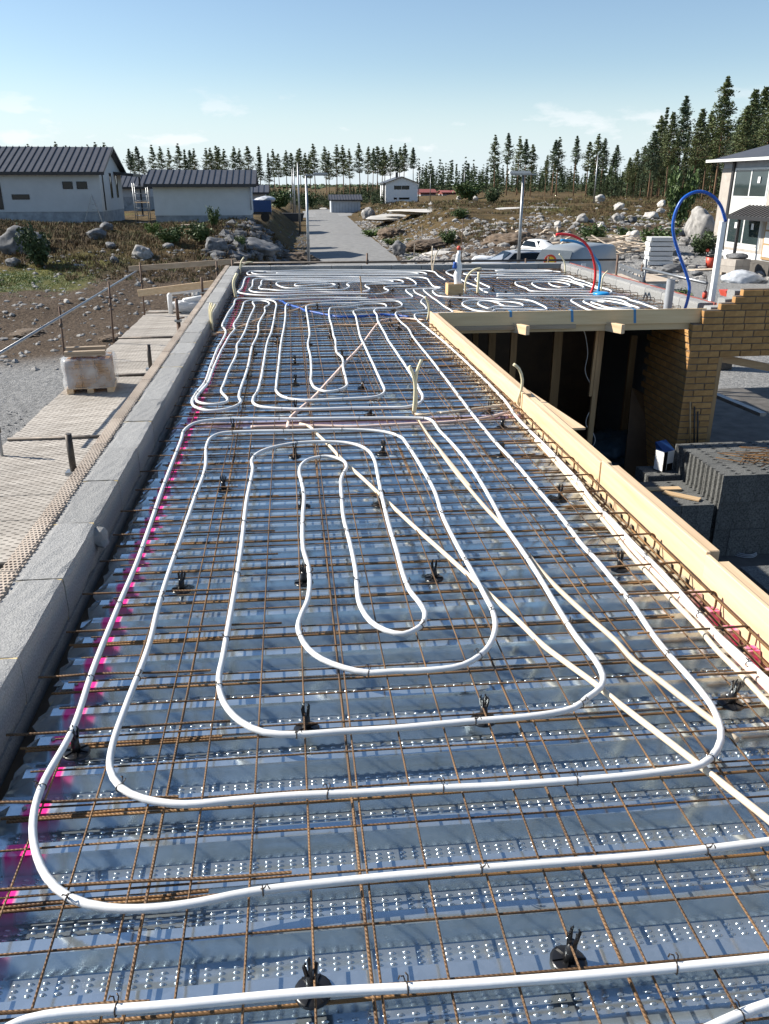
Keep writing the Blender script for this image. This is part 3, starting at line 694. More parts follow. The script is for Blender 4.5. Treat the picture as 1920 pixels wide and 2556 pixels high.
def ordinal(n):
    if n < 20: return ONES[n]
    t = {2: 'twent', 3: 'thirt', 4: 'fort', 5: 'fift'}[n // 10]
    return t + 'ieth' if n % 10 == 0 else t + 'y-' + ONES[n % 10]
def tree(px_, ptop, Y, var, label, group, name='pine_tree', zb=None, spread=None):
    t = PY(px_, ptop, Y); g = T(t.x, Y) - .1 if zb is None else zb
    H = t.z - g; s = H / 20
    o = empty(name, (t.x, Y, g), rt.uniform(0, 6.3), label, 'tree', group); o.scale = (s * (spread or rt.uniform(.85, 1.15)), s * (spread or rt.uniform(.85, 1.15)), s)
    link('trunk', var[0], o); link('crown', var[1], o); return o
row = [(300 + x / 4.374, 360 + y / 4.374) for x, y in [(85, 60), (130, 98), (185, 35), (250, 140), (335, 20), (440, 35), (520, 55), (625, 5), (705, 60), (760, 75), (805, 60), (930, 55), (980, 50), (1040, 25), (1075, 45), (1130, 65), (1240, 35), (1300, 60), (1385, 30), (1505, 25)]]
row += [(640 + x / 7.373, 360 + y / 7.373) for x, y in [(220, 170), (300, 110), (400, 190), (530, 130), (630, 175), (740, 120), (800, 90), (890, 180), (980, 200), (1060, 10), (1270, 60), (1330, 150), (1470, 30), (1600, 35)]]
row += [(600 + x / 2.374, 320 + y / 2.374) for x, y in [(645, 128), (705, 95), (755, 115), (785, 125), (810, 112), (840, 118), (855, 140), (890, 105), (925, 145), (945, 118), (970, 95), (1025, 120)]]
row += [(68, 362), (138, 357), (165, 366), (218, 364), (237, 358), (260, 359), (115, 369)]
row.sort()
for i, (x, y) in enumerate(row):
    tree(x, y - 2, rt.uniform(275, 330), FARP[rt.choice((0, 1, 2, 3, 4, 0, 2, 5))], ordinal(i + 1) + ' slender pine from the left in the row behind the houses', 'pines in the row behind the houses')
mid = [(1220 + x / 2.374, 160 + y / 2.374) for x, y in [(45, 425), (125, 415), (185, 435), (230, 450), (265, 480), (395, 455), (425, 440), (350, 545), (530, 432), (600, 465), (650, 420), (690, 445), (770, 485), (745, 540)]]
mid.sort()
for i, (x, y) in enumerate(mid):
    tree(x, y - 2, rt.uniform(205, 250), FARP[i % 5], ordinal(i + 1) + ' pine from the left in the open group right of the distant house', 'pines right of the distant house')
tall = [(1220 + x / 2.374, 160 + y / 2.374) for x, y in [(885, 510), (930, 490), (840, 560), (985, 400), (1020, 310), (1060, 262), (1100, 290), (1175, 195), (1195, 380), (1235, 420), (1270, 270), (1330, 285), (1300, 380), (1430, 75), (1380, 330), (1500, 320), (1545, 250), (1590, 155), (1650, 140), (1700, 200), (1760, 170), (1480, 420), (1130, 430), (960, 560), (1040, 520), (1210, 560), (1620, 330)]]
tall.sort()
for i, (x, y) in enumerate(tall):
    v = NEARP[(0, 2, 1, 4, 3, 2, 0, 5)[i % 8] if y > 210 else (2, 0)[i % 2]]
    tree(x, y - 3, rt.uniform(118, 175), v, ordinal(i + 1) + ' tall conifer from the left in the dense wood at the right', 'conifers of the right-hand wood', 'pine_tree' if v in NEARP[:4] else 'spruce_tree')
# extra depth of the wood: trees whose tops hide among the others
for i in range(64):
    x = rt.uniform(1490, 2000); Y = rt.uniform(140, 230); yt_ = 470 - (x - 1480) * rt.uniform(.25, .42) - rt.uniform(0, 40)
    v = NEARP[rt.choice((0, 1, 2, 4, 5, 4, 3))]
    tree(x, max(yt_, 330), Y, v, 'dark conifer deep in the wood at the right', 'conifers deep in the right-hand wood', 'pine_tree' if v in NEARP[:4] else 'spruce_tree')
for i in range(26):
    x = rt.uniform(1200, 1560); Y = rt.uniform(190, 300)
    tree(x, rt.uniform(425, 462), Y, FARP[rt.choice((5, 5, 2, 0))], 'low dark spruce along the far edge of the clearing', 'spruces along the clearing edge', 'spruce_tree')
# far wood that reads as one mass
fm = MB(); rf_ = random.Random(3)
def far_tree(x, y, z, H, W):
    n0 = len(fm.v); k = 5
    for (f, rr_) in ((0, .5), (.12, 1.0), (.45, .62), (.5, .8), (.8, .3)):
        a0 = rf_.uniform(0, 6)
        for q in range(k): fm.v.append((x + W * rr_ * math.cos(a0 + q * 1.2566) * rf_.uniform(.7, 1.25), y + W * rr_ * math.sin(a0 + q * 1.2566), z + H * f * rf_.uniform(.93, 1.07)))
    fm.v.append((x, y, z + H))
    for l in range(4):
        for q in range(k): fm.f.append((n0 + l*k + q, n0 + l*k + (q+1) % k, n0 + (l+1)*k + (q+1) % k, n0 + (l+1)*k + q)); fm.sm.append(False)
    for q in range(k): fm.f.append((n0 + 4*k + q, n0 + 4*k + (q+1) % k, n0 + 5*k)); fm.sm.append(False)
for i in range(1700):
    Y = rf_.uniform(900, 2600); pxx = rf_.uniform(-500, 2400); x = PY(pxx, 460, Y).x
    far_tree(x, Y, 0, rf_.uniform(3, 6), rf_.uniform(3.5, 7))
lowv = []
for s_ in range(4):
    e_ = tree_mesh(70 + s_, 10, .04, 1.9, 'spruce' if s_ < 3 else 'pine', 13, 5, 2, .55)[1]
    a_ = np.empty(len(e_.vertices) * 3, dtype=np.float32); e_.vertices.foreach_get('co', a_); lowv.append(a_.reshape(-1, 3) / 10)
chunks = []
def low_tree(x, y, z, H, W):
    a_ = lowv[rf_.randrange(4)]; t = rf_.uniform(0, 6.28); c_, s_ = math.cos(t), math.sin(t)
    xy = a_[:, :2] @ np.array([[c_, s_], [-s_, c_]], dtype=np.float32) * (W / .19)
    chunks.append(np.column_stack([xy[:, 0] + x, xy[:, 1] + y, a_[:, 2] * H + z]))
for i in range(620):
    Y = rf_.uniform(310, 520); pxx = rf_.uniform(1040, 2200); x = PY(pxx, 460, Y).x
    low_tree(x, Y, T(x, Y) - .2, rf_.uniform(6, 13), rf_.uniform(1.3, 2.2))
for i in range(160):
    Y = rf_.uniform(310, 420); pxx = rf_.uniform(840, 1060); x = PY(pxx, 460, Y).x
    low_tree(x, Y, T(x, Y) - .2, rf_.uniform(2, 5), rf_.uniform(.9, 1.5))
for i in range(420):
    Y = rf_.uniform(180, 290); pxx = rf_.uniform(560, 960); x = PY(pxx, 460, Y).x
    low_tree(x, Y, T(x, Y) - .1, rf_.uniform(.8, 3.0), rf_.uniform(.6, 1.2))
for i in range(320):
    Y = rf_.uniform(160, 300); pxx = rf_.uniform(1470, 2100); x = PY(pxx, 460, Y).x
    low_tree(x, Y, T(x, Y) - .1, rf_.uniform(2.0, 7.5), rf_.uniform(.8, 1.7))
V_ = np.concatenate(chunks).astype(np.float32); nq = len(V_) // 4
lf = bpy.data.meshes.new('young_forest'); lf.vertices.add(len(V_)); lf.vertices.foreach_set('co', V_.ravel())
lf.loops.add(nq * 4); lf.loops.foreach_set('vertex_index', np.arange(nq * 4, dtype=np.int32)); lf.polygons.add(nq)
lf.polygons.foreach_set('loop_start', np.arange(0, nq * 4, 4, dtype=np.int32)); lf.polygons.foreach_set('loop_total', np.full(nq, 4, dtype=np.int32))
lf.update(); lf.validate(); lf.materials.append(MT['spruce'])
tag(link('young_forest', lf), 'low young forest reading as one dark mass behind the clearing', 'forest', kind='stuff')
me = bpy.data.meshes.new('far_forest'); me.from_pydata(fm.v, [], fm.f); me.materials.append(MT['spruce']); me.update()
tag(link('far_forest', me), 'dark band of distant forest along the horizon', 'forest', kind='stuff')

# undergrowth: tufts over the clearing on both sides
def tufts(name, label, n, sampler, hmin, hmax, mt, seed, blades=11):
    rr = random.Random(seed); m_ = MB()
    for _ in range(n):
        x, y = sampler(rr)
        z = T(x, y) - .03; s = rr.uniform(hmin, hmax) * (.5 + y / 80); 
        for b_ in range(blades):
            a = rr.uniform(0, 6.28); d = Vector((math.cos(a), math.sin(a), 0)) * s * rr.uniform(.3, .9); wv = Vector((-math.sin(a), math.cos(a), 0)) * s * rr.uniform(.035, .10)
            o_ = Vector((x + rr.gauss(0, s * .5), y + rr.gauss(0, s * .5), z)); top = o_ + d + Vector((0, 0, s * rr.uniform(.5, 1.1)))
            n0 = len(m_.v); m_.v += [tuple(o_ - wv), tuple(o_ + wv), tuple(top + wv * .5), tuple(top - wv * .3)]; m_.f.append((n0, n0+1, n0+2, n0+3)); m_.sm.append(False)
    e_ = bpy.data.meshes.new(name); e_.from_pydata(m_.v, [], m_.f); e_.materials.append(MT[mt]); e_.update()
    return tag(link(name, e_), label, 'undergrowth', kind='stuff')
def left_field(rr):
    while True:
        y = rr.uniform(36, 64); x = rr.uniform(-34, xc(y) - 4.4)
        if noise.noise(Vector((x * .25, y * .25, 2))) > -.25: return x, y
def right_field(rr):
    while True:
        y = 62 + 95 * rr.random() ** 1.4; x = rr.uniform(xc(y) + 5, 20 + y * .62)
        if noise.noise(Vector((x * .13, y * .13, 7))) > -.12: return x, y
tufts('heather', 'brown heather and dry grass covering the left field', 11000, left_field, .10, .24, 'heath', 1)
tufts('low_scrub', 'olive low scrub among the heather of the left field', 2600, left_field, .10, .26, 'heath_green', 2)
tufts('heather', 'brown heather on the cleared slope at the right', 10000, right_field, .08, .2, 'heath', 3)
tufts('low_scrub', 'olive low scrub on the cleared slope at the right', 4200, right_field, .08, .22, 'heath_green', 4)
tufts('grass', 'bright green grass patch on the soil at the far left', 1600, lambda rr: (rr.gauss(-11.5, 1.6), rr.gauss(36.5, 1.3)), .06, .13, 'leaf_bright', 6)
tufts('grass', 'green grass along the edges of the gravel road', 500, lambda rr: (lambda y: (xc(y) + rr.choice((3.7, 4.2, 5)) + rr.random(), y))(rr.uniform(58, 100)), .07, .16, 'leaf_bright', 7)

# loose stones on the bare soil
def stones(name, label, n, sampler, smin, smax, mt, seed):
    rr = random.Random(seed); bm = bmesh.new(); bmesh.ops.create_icosphere(bm, subdivisions=1, radius=1); vv = [v.co.copy() for v in bm.verts]; ff = [tuple(v.index for v in f.verts) for f in bm.faces]; bm.free()
    m_ = MB()
    for _ in range(n):
        x, y = sampler(rr); s = smin + (smax - smin) * rr.random() ** 3; z = T(x, y); n0 = len(m_.v); sq = (rr.uniform(.7, 1.3), rr.uniform(.7, 1.3), rr.uniform(.4, .8))
        for v in vv: m_.v.append((x + v.x * s * sq[0] * rr.uniform(.75, 1.2), y + v.y * s * sq[1] * rr.uniform(.75, 1.2), z + v.z * s * sq[2] * rr.uniform(.75, 1.2)))
        m_.f += [tuple(i + n0 for i in f) for f in ff]; m_.sm += [False] * len(ff)
    e_ = bpy.data.meshes.new(name); e_.from_pydata(m_.v, [], m_.f); e_.materials.append(MT[mt]); e_.update()
    return tag(link(name, e_), label, 'stones', kind='stuff')
stones('loose_stones', 'loose stones scattered over the brown soil at the left', 2600, lambda rr: (rr.uniform(-24, -2), rr.uniform(23, 42)), .02, .15, 'rock', 1)
stones('loose_stones', 'broken stones along the right side of the gravel road', 2600, lambda rr: (lambda y: (xc(y) + 3.3 + abs(rr.gauss(0, 3.0)), y))(rr.uniform(36, 120)), .04, .28, 'rock', 2)
stones('loose_stones', 'pale stones strewn over the cleared slope at the right', 1500, right_field, .05, .36, 'rock', 3)
stones('rubble', 'dark broken rock on the bank left of the road', 900, lambda rr: (lambda y: (xc(y) - 3.4 - rr.uniform(0, 4.5), y))(rr.uniform(40, 64)), .06, .5, 'rock_dark', 9)
stones('rubble', 'dark rubble strewn over the yard behind the cars', 2600, lambda rr: (rr.uniform(8, 34), rr.uniform(42, 74)), .05, .38, 'rock', 8)
stones('gravel', 'grey gravel along the left edge of the road', 900, lambda rr: (lambda y: (xc(y) - 3.1 - abs(rr.gauss(0, 1.2)), y))(rr.uniform(36, 90)), .04, .15, 'rock_dark', 4)
stones('gravel', 'coarse grey gravel beside the scaffold platform at the left', 1800, lambda rr: (rr.uniform(-9, -3.2), rr.uniform(9, 19)), .012, .05, 'rock_dark', 5)

# single boulders: (photo x, y of foot, width px, height px, material)
ROCKV = {k: [rock_mesh('boulder', s, MT[k], 4, .8, .45, 7) for s in (1, 2, 5, 9)] for k in ('rock', 'rock_pale', 'rock_dark')}
def boulder(x, y, wpx, hpx, mt, label, i, flat=1.0):
    g = G(x, y); d = (g - CAM).length; k = d / FPX / 1.02
    o = link('boulder', ROCKV[mt][i % 4], None, (g.x, g.y + wpx * k * .4, g.z + hpx * k * .32), (0, 0, i * 1.3), (wpx * k * .46, wpx * k * .44, hpx * k * .64 * flat))
    return tag(o, label, 'boulder')
for i, b_ in enumerate([
    (48, 640, 112, 76, 'rock_dark', 'huge boulder with mossy top at the far left, backlit shade in its dark colour'), (236, 600, 56, 30, 'rock_dark', 'rounded boulder below the left house'),  # dark rock on the huge boulder stands in for its backlit shade
    (352, 648, 62, 42, 'rock', 'grey boulder in the middle of the left field'), (284, 657, 24, 20, 'rock_dark', 'small dark boulder left of the middle field boulder'),
    (275, 620, 40, 16, 'rock_dark', 'flat dark rock in the heather of the left field'), (30, 668, 40, 24, 'rock_dark', 'dark rock in front of the huge left boulder'),
    (540, 628, 60, 42, 'rock_dark', 'dark blasted rock face left of the road'), (640, 640, 120, 50, 'rock_dark', 'long low rock ledge below the garage'),
    (420, 620, 30, 14, 'rock', 'low grey rock before the garage shrubs'), (265, 578, 40, 24, 'rock_dark', 'heap of blasted rock at the house corner'),
    (165, 757, 16, 12, 'rock_pale', 'small pale stone on the left soil'), (490, 745, 26, 30, 'rock_pale', 'pale stone behind the orange scaffold board'),
    (921, 545, 34, 30, 'rock', 'upright boulder standing at the bend of the road'), (1000, 640, 44, 42, 'rock_dark', 'dark split boulder right of the road'),
    (1459, 556, 40, 26, 'rock', 'left of the rounded boulders on the right slope'), (1396, 566, 22, 16, 'rock_pale', 'small pale round boulder on the right slope'),
    (1503, 571, 24, 18, 'rock_pale', 'pale egg-shaped boulder on the right slope'), (1548, 558, 36, 26, 'rock', 'grey boulder with flat top on the right slope'),
    (1583, 556, 24, 18, 'rock_dark', 'dark boulder right of the flat topped one'), (1555, 584, 32, 18, 'rock', 'half buried boulder above the big pale one'),
    (1586, 608, 46, 34, 'rock_pale', 'big pale angular boulder in the right slope'), (1550, 525, 30, 20, 'rock_pale', 'pale boulder at the foot of the wood'),
    (1630, 548, 40, 22, 'rock_pale', 'long pale boulder on the right slope near the wood'), (1655, 516, 22, 18, 'rock_pale', 'upper round boulder in the group near the wood'),
    (1652, 533, 20, 15, 'rock_pale', 'lower round boulder in the group near the wood'), (1500, 505, 34, 20, 'rock_pale', 'pale broken boulder on top of the slope'),
    (1146, 500, 16, 12, 'rock_pale', 'left pale stone on the crest behind the slope'), (1188, 502, 16, 14, 'rock_pale', 'right pale stone on the crest behind the slope'),
    (1762, 600, 80, 85, 'rock', 'tall rock face beside the beige house'), (1715, 612, 30, 22, 'rock', 'rock at the foot of the tall rock face'), (1700, 590, 34, 24, 'rock_dark', 'dark rock left of the tall rock face'),
    (1625, 688, 44, 16, 'rock_dark', 'low heap of dark blasted stone in the gravel yard'), (1690, 682, 60, 22, 'rock_dark', 'long heap of dark blasted stone in the gravel yard'), (1745, 690, 36, 14, 'rock_dark', 'end of the dark stone heap nearest the house'),
    (850, 522, 30, 6, 'rock_pale', 'low pale stone row before the shed'), (810, 524, 24, 6, 'rock_pale', 'white pale stone heap left of the shed')]):
    boulder(*b_, i)
# bare bedrock slabs on the right slope
for i, (x, y, wpx, hpx, lab) in enumerate([(1010, 540, 150, 16, 'broad pale bedrock slab beyond the road bend'), (1080, 524, 190, 8, 'long low bedrock strip in front of the distant house'), (1170, 640, 160, 12, 'bedrock ledge behind the far wall'), (1390, 520, 200, 9, 'long bedrock strip curving across the right slope')]):
    g = G(x, y); d = (g - CAM).length / FPX
    o = link('bedrock_slab', ROCKV['rock_pale'][i], None, (g.x, g.y + 3, g.z - .28), (0, 0, .2 * i), (wpx * d * .55, wpx * d * .5 + 1.5, max(.42, hpx * d * .7)))
    tag(o, lab, 'bedrock')
# heaps of earth
DIRT = [rock_mesh('earth_heap', s, MT['dirt'], 5, .55, .55, 0) for s in (31, 32, 33)]
for i, (x, y, wpx, hpx, lab) in enumerate([(720, 655, 140, 46, 'brown earth heap left of the road behind the far wall'), (985, 590, 76, 44, 'brown earth heap right of the road'), (1080, 620, 120, 46, 'dark earth bank right of the road'), (1290, 610, 130, 60, 'dark root-filled earth heap behind the cars'), (1400, 640, 60, 44, 'dark earth heap between car and van'), (280, 850, 60, 26, 'small dark earth heap beside the scaffold platform'), (70, 838, 90, 26, 'low dark earth heap at the left edge'), (575, 660, 90, 20, 'earth heap behind the far left wall corner')]):
    g = G(x, y); d = (g - CAM).length / FPX
    o = link('earth_heap', DIRT[i % 3], None, (g.x, g.y + wpx * d * .3, g.z), (0, 0, i * 2.0), (wpx * d * .55, wpx * d * .45, hpx * d * .75)); tag(o, lab, 'earth heap')
# shrubs and saplings
def bush_mesh(seed, n, mt, tall=1.0, cs=.09):
    rr = random.Random(seed); q = []
    m_ = MB()
    for s_ in range(9):
        a = rr.uniform(0, 6.28); tip = Vector((math.cos(a) * rr.uniform(.2, .7), math.sin(a) * rr.uniform(.2, .7), rr.uniform(.55, 1.0) * tall))
        for _ in range(n // 9):
            f = rr.uniform(.25, 1.05); p = tip * f + Vector((rr.gauss(0, .13), rr.gauss(0, .13), rr.gauss(0, .09)))
            needles(rr, p.x, p.y, p.z, cs * rr.uniform(.6, 1.3), cs * rr.uniform(.4, .8), q)
    for c_ in q: n0 = len(m_.v); m_.v += [tuple(x) for x in c_]; m_.f.append((n0, n0+1, n0+2, n0+3)); m_.sm.append(False)
    e_ = bpy.data.meshes.new('foliage'); e_.from_pydata(m_.v, [], m_.f); e_.materials.append(MT[mt]); e_.update(); return e_
BU = {k: [bush_mesh(s, 900, k) for s in (1, 2)] for k in ('leaf', 'leaf_bright', 'spruce')}
stem_me = MB().tube([(0, 0, -.1), (.02, .0, .5), (-.02, .03, .8)], [.03, .02, .008], 5).mesh('stem', MT['bark'])
for i, (x, y, wpx, hpx, mt, lab) in enumerate([
    (95, 668, 64, 80, 'spruce', 'dark young spruce bush before the huge left boulder'), (383, 584, 32, 24, 'leaf_bright', 'bright green shrub before the garage'),
    (430, 610, 60, 36, 'leaf', 'green shrub clump in the left field'), (500, 606, 50, 44, 'leaf', 'tall green shrub below the garage wall'), (534, 568, 26, 40, 'leaf', 'thin sapling before the garage wall'),
    (600, 622, 26, 30, 'leaf', 'weedy shrub beside the rock ledge'), 
 (1480, 610, 60, 40, 'leaf', 'green bush behind the grey van'), (1645, 632, 70, 56, 'leaf', 'green bush left of the beige house'), (1755, 636, 60, 46, 'spruce', 'dark juniper bush beside the beige house'),
    (1690, 565, 60, 120, 'leaf', 'tall leafy birch sapling at the wood edge'), (1560, 600, 36, 26, 'leaf', 'low bush left of the big pale boulder'), (1148, 545, 36, 22, 'leaf', 'low green bush on the right slope'), (1120, 610, 40, 30, 'leaf', 'bush in the hollow right of the road'),
    (1170, 500, 60, 40, 'leaf', 'green thicket on the crest right of the distant house'), (1230, 506, 40, 30, 'spruce', 'dark thicket on the crest left of the lamp post'), (930, 590, 50, 14, 'leaf_bright', 'patch of bright green plants at the road edge'), (975, 612, 30, 12, 'leaf_bright', 'small patch of bright plants beside the split boulder'),
    (770, 520, 40, 36, 'leaf', 'bushes before the shed left of the road end'), (700, 520, 60, 36, 'leaf', 'bushes behind the trailer'), (1690, 745, 60, 20, 'leaf_bright', 'weeds along the foot of the right wing wall')]):
    g = G(x, y); d = (g - CAM).length / FPX
    o = empty('shrub', g, i * 1.1, lab, 'shrub'); o.scale = (wpx * d * .75, wpx * d * .75, hpx * d * 1.0)
    link('foliage', BU[mt][i % 2], o); link('stem', stem_me, o)
# ------------------------------------------------------------------ the half-built storey: walls, deck, steel, pipes
ZW = CZ - 1.50          # top of the block walls
HF, HT = 1.66, 1.712    # deck flange and trough, metres below the lens
ZF = CZ - HF
PIT, SK = .157, .014    # rib pitch and the deck's slight skew
XL, XR, XWR = -.918, 1.735, 5.50
YF0, YE = 10.30, 16.84

def rough_block(seed, lx, ly, lz, nx=3, ny=8, nz=3, amp=.0035):
    bm = bmesh.new()
    bmesh.ops.create_cube(bm, size=1.0)
    bmesh.ops.scale(bm, vec=(lx, ly, lz), verts=bm.verts)
    bmesh.ops.subdivide_edges(bm, edges=bm.edges[:], cuts=5, use_grid_fill=True)
    rr = random.Random(seed)
    for v in bm.verts:
        on = (abs(abs(v.co.x) - lx/2) < 1e-4) + (abs(abs(v.co.z) - lz/2) < 1e-4)
        k = noise.noise(v.co * 14 + Vector((seed * 3.1, 0, 0)))
        if on == 2: v.co.x -= math.copysign(abs(k) * .012 + .003, v.co.x); v.co.z -= math.copysign(abs(k) * .009 + .002, v.co.z)
        v.co += Vector((noise.noise(v.co * 30) * amp, 0, noise.noise(v.co * 27 + Vector((5, 5, 5))) * amp))
    me = bpy.data.meshes.new('block'); bm.to_mesh(me); bm.free(); me.materials.append(MT['leca']); return me

# left block wall
WX0, WX1 = -1.175, -.974
wall = empty('block_wall', ((WX0+WX1)/2, 8.0, 0), 0, 'long grey lightweight block wall left of the steel deck', 'wall')
MB().box(-.0985, .0985, -7.7, 8.87, -.3, ZW-.2).build('lower_courses', MT['leca'], wall)
bvar = [rough_block(s, .200, .5955, .192) for s in range(5)]
jm = MB().box(-.093, .093, -.0045, .0045, -.094, .0925).mesh('joint', MT['joint'])
y = 4.334 - .604 * 6; i = 0
while y < 16.8:
    link('block', bvar[i * 2 % 5 if i % 3 else (i+1) % 5], wall, (rnd.uniform(-.002, .002), y + .302 - 8.0, ZW - .098 + rnd.uniform(-.003, .002)), (0, 0, math.pi if i % 2 else 0))
    link('joint', jm, wall, (0, y - 8.0, ZW - .098))
    y += .604; i += 1
# a lump of broken block lying against the wall
link('chipped_corner', rock_mesh('chipped_corner', 3, MT['leca'], 2, .7, .5), wall, (WX1 - (WX0+WX1)/2 + .012, P(235, 1335, 1.56).y - 8.0, ZW - .075), (0, 0, .3), (.05, .075, .075))

# far wall and right wall of the storey
fw_ = empty('block_wall', (2.3, 16.97, 0), 0, 'low grey block wall across the far end of the deck', 'wall')
MB().box(-3.27, 3.33, -.1, .1, -.3, ZW-.2).build('lower_courses', MT['leca'], fw_)
bv2 = [rough_block(s, .200, .594, .196) for s in (7, 8)]
for k in range(11):
    link('block', bv2[k % 2], fw_, (-3.27 + .302 + k * .604, 0, ZW - .1), (0, 0, math.pi/2))
rw = empty('block_wall', (5.64, 13.6, 0), 0, 'pale grey block wall along the right edge of the far wing', 'wall')
MB().box(-.1, .1, -3.2, 3.2, -.3, ZW-.2).build('lower_courses', MT['leca'], rw)
for k in range(10):
    link('block', bv2[k % 2], rw, (0, -3.0 + .302 + k * .604 + .2, ZW - .1))
MB().box(.101, .125, -3.2, 3.3, ZW-.32, ZW+.004).build('red_edge_strip', MT['redroof'], rw)

# steel composite deck, sheet by sheet
A_, W_ = .042, .019
yc0 = P(770, 2455, HF).y + SK * P(770, 2455, HF).x
TD = HT - HF
def prof(yc):            # one rib: from trough middle to trough middle (far to near order upward in y)
    b = PIT - A_ - 2 * W_
    return [(yc - A_/2 - W_ - b/2, -TD), (yc - A_/2 - W_, -TD), (yc - A_/2, 0), (yc + A_/2, 0), (yc + A_/2 + W_, -TD), (yc + A_/2 + W_ + b/2, -TD)]
deck = empty('steel_deck', (0, 0, ZF), 0, 'glossy galvanised ribbed steel deck sheets covering the whole storey', 'decking')
dome_prof = [(1.0, 0), (.72, .75), (.0, 1.0)]
k0 = -int((yc0 - .35) / PIT); k1 = int((YE - yc0) / PIT)
k = k0; dimp_n = 0
rd = random.Random(4)
while k <= k1:
    m = MB(); ks = list(range(k, min(k + 5, k1 + 1)))
    far = yc0 + ks[0] * PIT > YF0
    x1 = XWR if far else XR
    pr = []
    for kk in ks: pr += prof(yc0 + kk * PIT)[(0 if kk == ks[0] else 1):]
    xs = [XL, XL + .055, -.60, -.2, .3, .9, 1.3, x1] if not far else [XL, XL + .055, 0, 1.3, 2.6, 4.0, x1]
    vs_, fs = [], []
    for ix, x in enumerate(xs):
        for (yy, zz) in pr:
            z2 = zz
            if ix == 0: z2 = -TD + (zz + TD) * .25 + rd.uniform(-.004, .004)
            else: z2 += rd.uniform(-.0006, .0006)
            vs_.append((x + (rd.uniform(-.012, .012) if ix == 0 else 0), yy - SK * x, z2))
    n = len(pr)
    for ix in range(len(xs) - 1):
        for q in range(n - 1): fs.append((ix*n+q, (ix+1)*n+q, (ix+1)*n+q+1, ix*n+q+1))
    m.add(vs_, fs)
    if yc0 + ks[0] * PIT < 4.3:          # embossed bumps in the trough
        for kk in ks:
            yt = yc0 + (kk + .5) * PIT
            nx = int((x1 - XL - .1) / .0335)
            for ix in range(nx):
                xx = XL + .09 + ix * .0335
                for row in (-1.5, -.5, .5, 1.5):
                    cx_, cy_ = xx, yt + row * .0148 - SK * xx
                    vv = []; n6 = 6
                    for (rr_, zz) in dome_prof[:2]:
                        for q in range(n6):
                            a = 2 * math.pi * q / n6
                            vv.append((cx_ + .0092 * rr_ * math.cos(a), cy_ + .0042 * rr_ * math.sin(a), -TD + .0002 + .0040 * zz))
                    vv.append((cx_, cy_, -TD + .0042))
                    ff = [(q, (q+1) % 6, 6 + (q+1) % 6, 6 + q) for q in range(6)] + [(6 + q, 6 + (q+1) % 6, 12) for q in range(6)]
                    m.add(vv, ff, True)
    me = bpy.data.meshes.new('deck_sheet'); me.from_pydata(m.v, [], m.f); me.polygons.foreach_set('use_smooth', m.sm); me.materials.append(MT['zinc']); me.update()
    link('deck_sheet', me, deck)
    k += 5
# screw heads along the left end
scr = MB().lathe([(.007, 0), (.007, .004), (.003, .006)], n=8).mesh('screw', MT['galv'])
for kk in range(k0 + 6, k0 + 46, 2):
    link('screw', scr, deck, (XL + .10, yc0 + kk * PIT - SK * XL, .0005))
# ledge below the deck edge and underside beams
MB().box(-.970, XL + .02, .5, 16.8, ZF - .30, ZF - .10).build('edge_ledger', MT['filmply'], deck).location.z = -ZF

# ---------------------------------------------------------------- reinforcing
unit = MB().tube([(0, 0, 0), (1, 0, 0)], 1.0, 7).mesh('bar', MT['rebar'])
unit_o = unit.copy(); unit_o.materials[0] = MT['rebar_orange']
def bent_unit(seed, m):
    rr = random.Random(seed); b_ = MB(); n, k = 16, 7; ph = [rr.uniform(0, 6) for _ in range(4)]
    for i in range(n + 1):
        t = i / n; e_ = min(1, 6 * t * (1 - t))
        oy = e_ * (.9 * math.sin(3.1 * t + ph[0]) + .5 * math.sin(9 * t + ph[1])); oz = e_ * .35 * math.sin(7 * t + ph[2])
        for q in range(k):
            a = 2 * math.pi * q / k; b_.v.append((t, oy + math.cos(a), oz + math.sin(a)))
    for i in range(n):
        for q in range(k): b_.f.append((i*k+q, i*k+(q+1) % k, (i+1)*k+(q+1) % k, (i+1)*k+q)); b_.sm.append(True)
    b_.f.append(tuple(range(k))[::-1]); b_.sm.append(False); b_.f.append(tuple(n*k+q for q in range(k))); b_.sm.append(False)
    return b_.mesh('bar', m)
# tube() radius is in the same units as the wobble: objects are scaled (length, r, r)
unit_b = [bent_unit(s, MT['rebar']) for s in range(5)]; unit_bo = [bent_unit(s + 9, MT['rebar_orange']) for s in range(4)]
def bar(name, a, b, r, parent=None, me=None):
    a, b = Vector(a), Vector(b); d = b - a
    q = d.to_track_quat('X', 'Z')
    o = link(name, me or unit, parent, a); o.rotation_mode = 'QUATERNION'; o.rotation_quaternion = q; o.scale = (d.length, r, r)
    return o
ZT, ZL = CZ - 1.612, CZ - 1.602           # transverse wires below the long ones
mesh1 = empty('rebar_mesh', (0, 0, 0), 0, 'rusty welded steel mesh laid over the long run of the deck', 'rebar mesh')
mesh2 = empty('rebar_mesh', (0, 0, 0), 0, 'rusty welded steel mesh laid over the far right wing of the deck', 'rebar mesh')
j = 0
yy = yc0 - A_ / 2 - .035 + PIT * k0
YT = []
rb = random.Random(8)
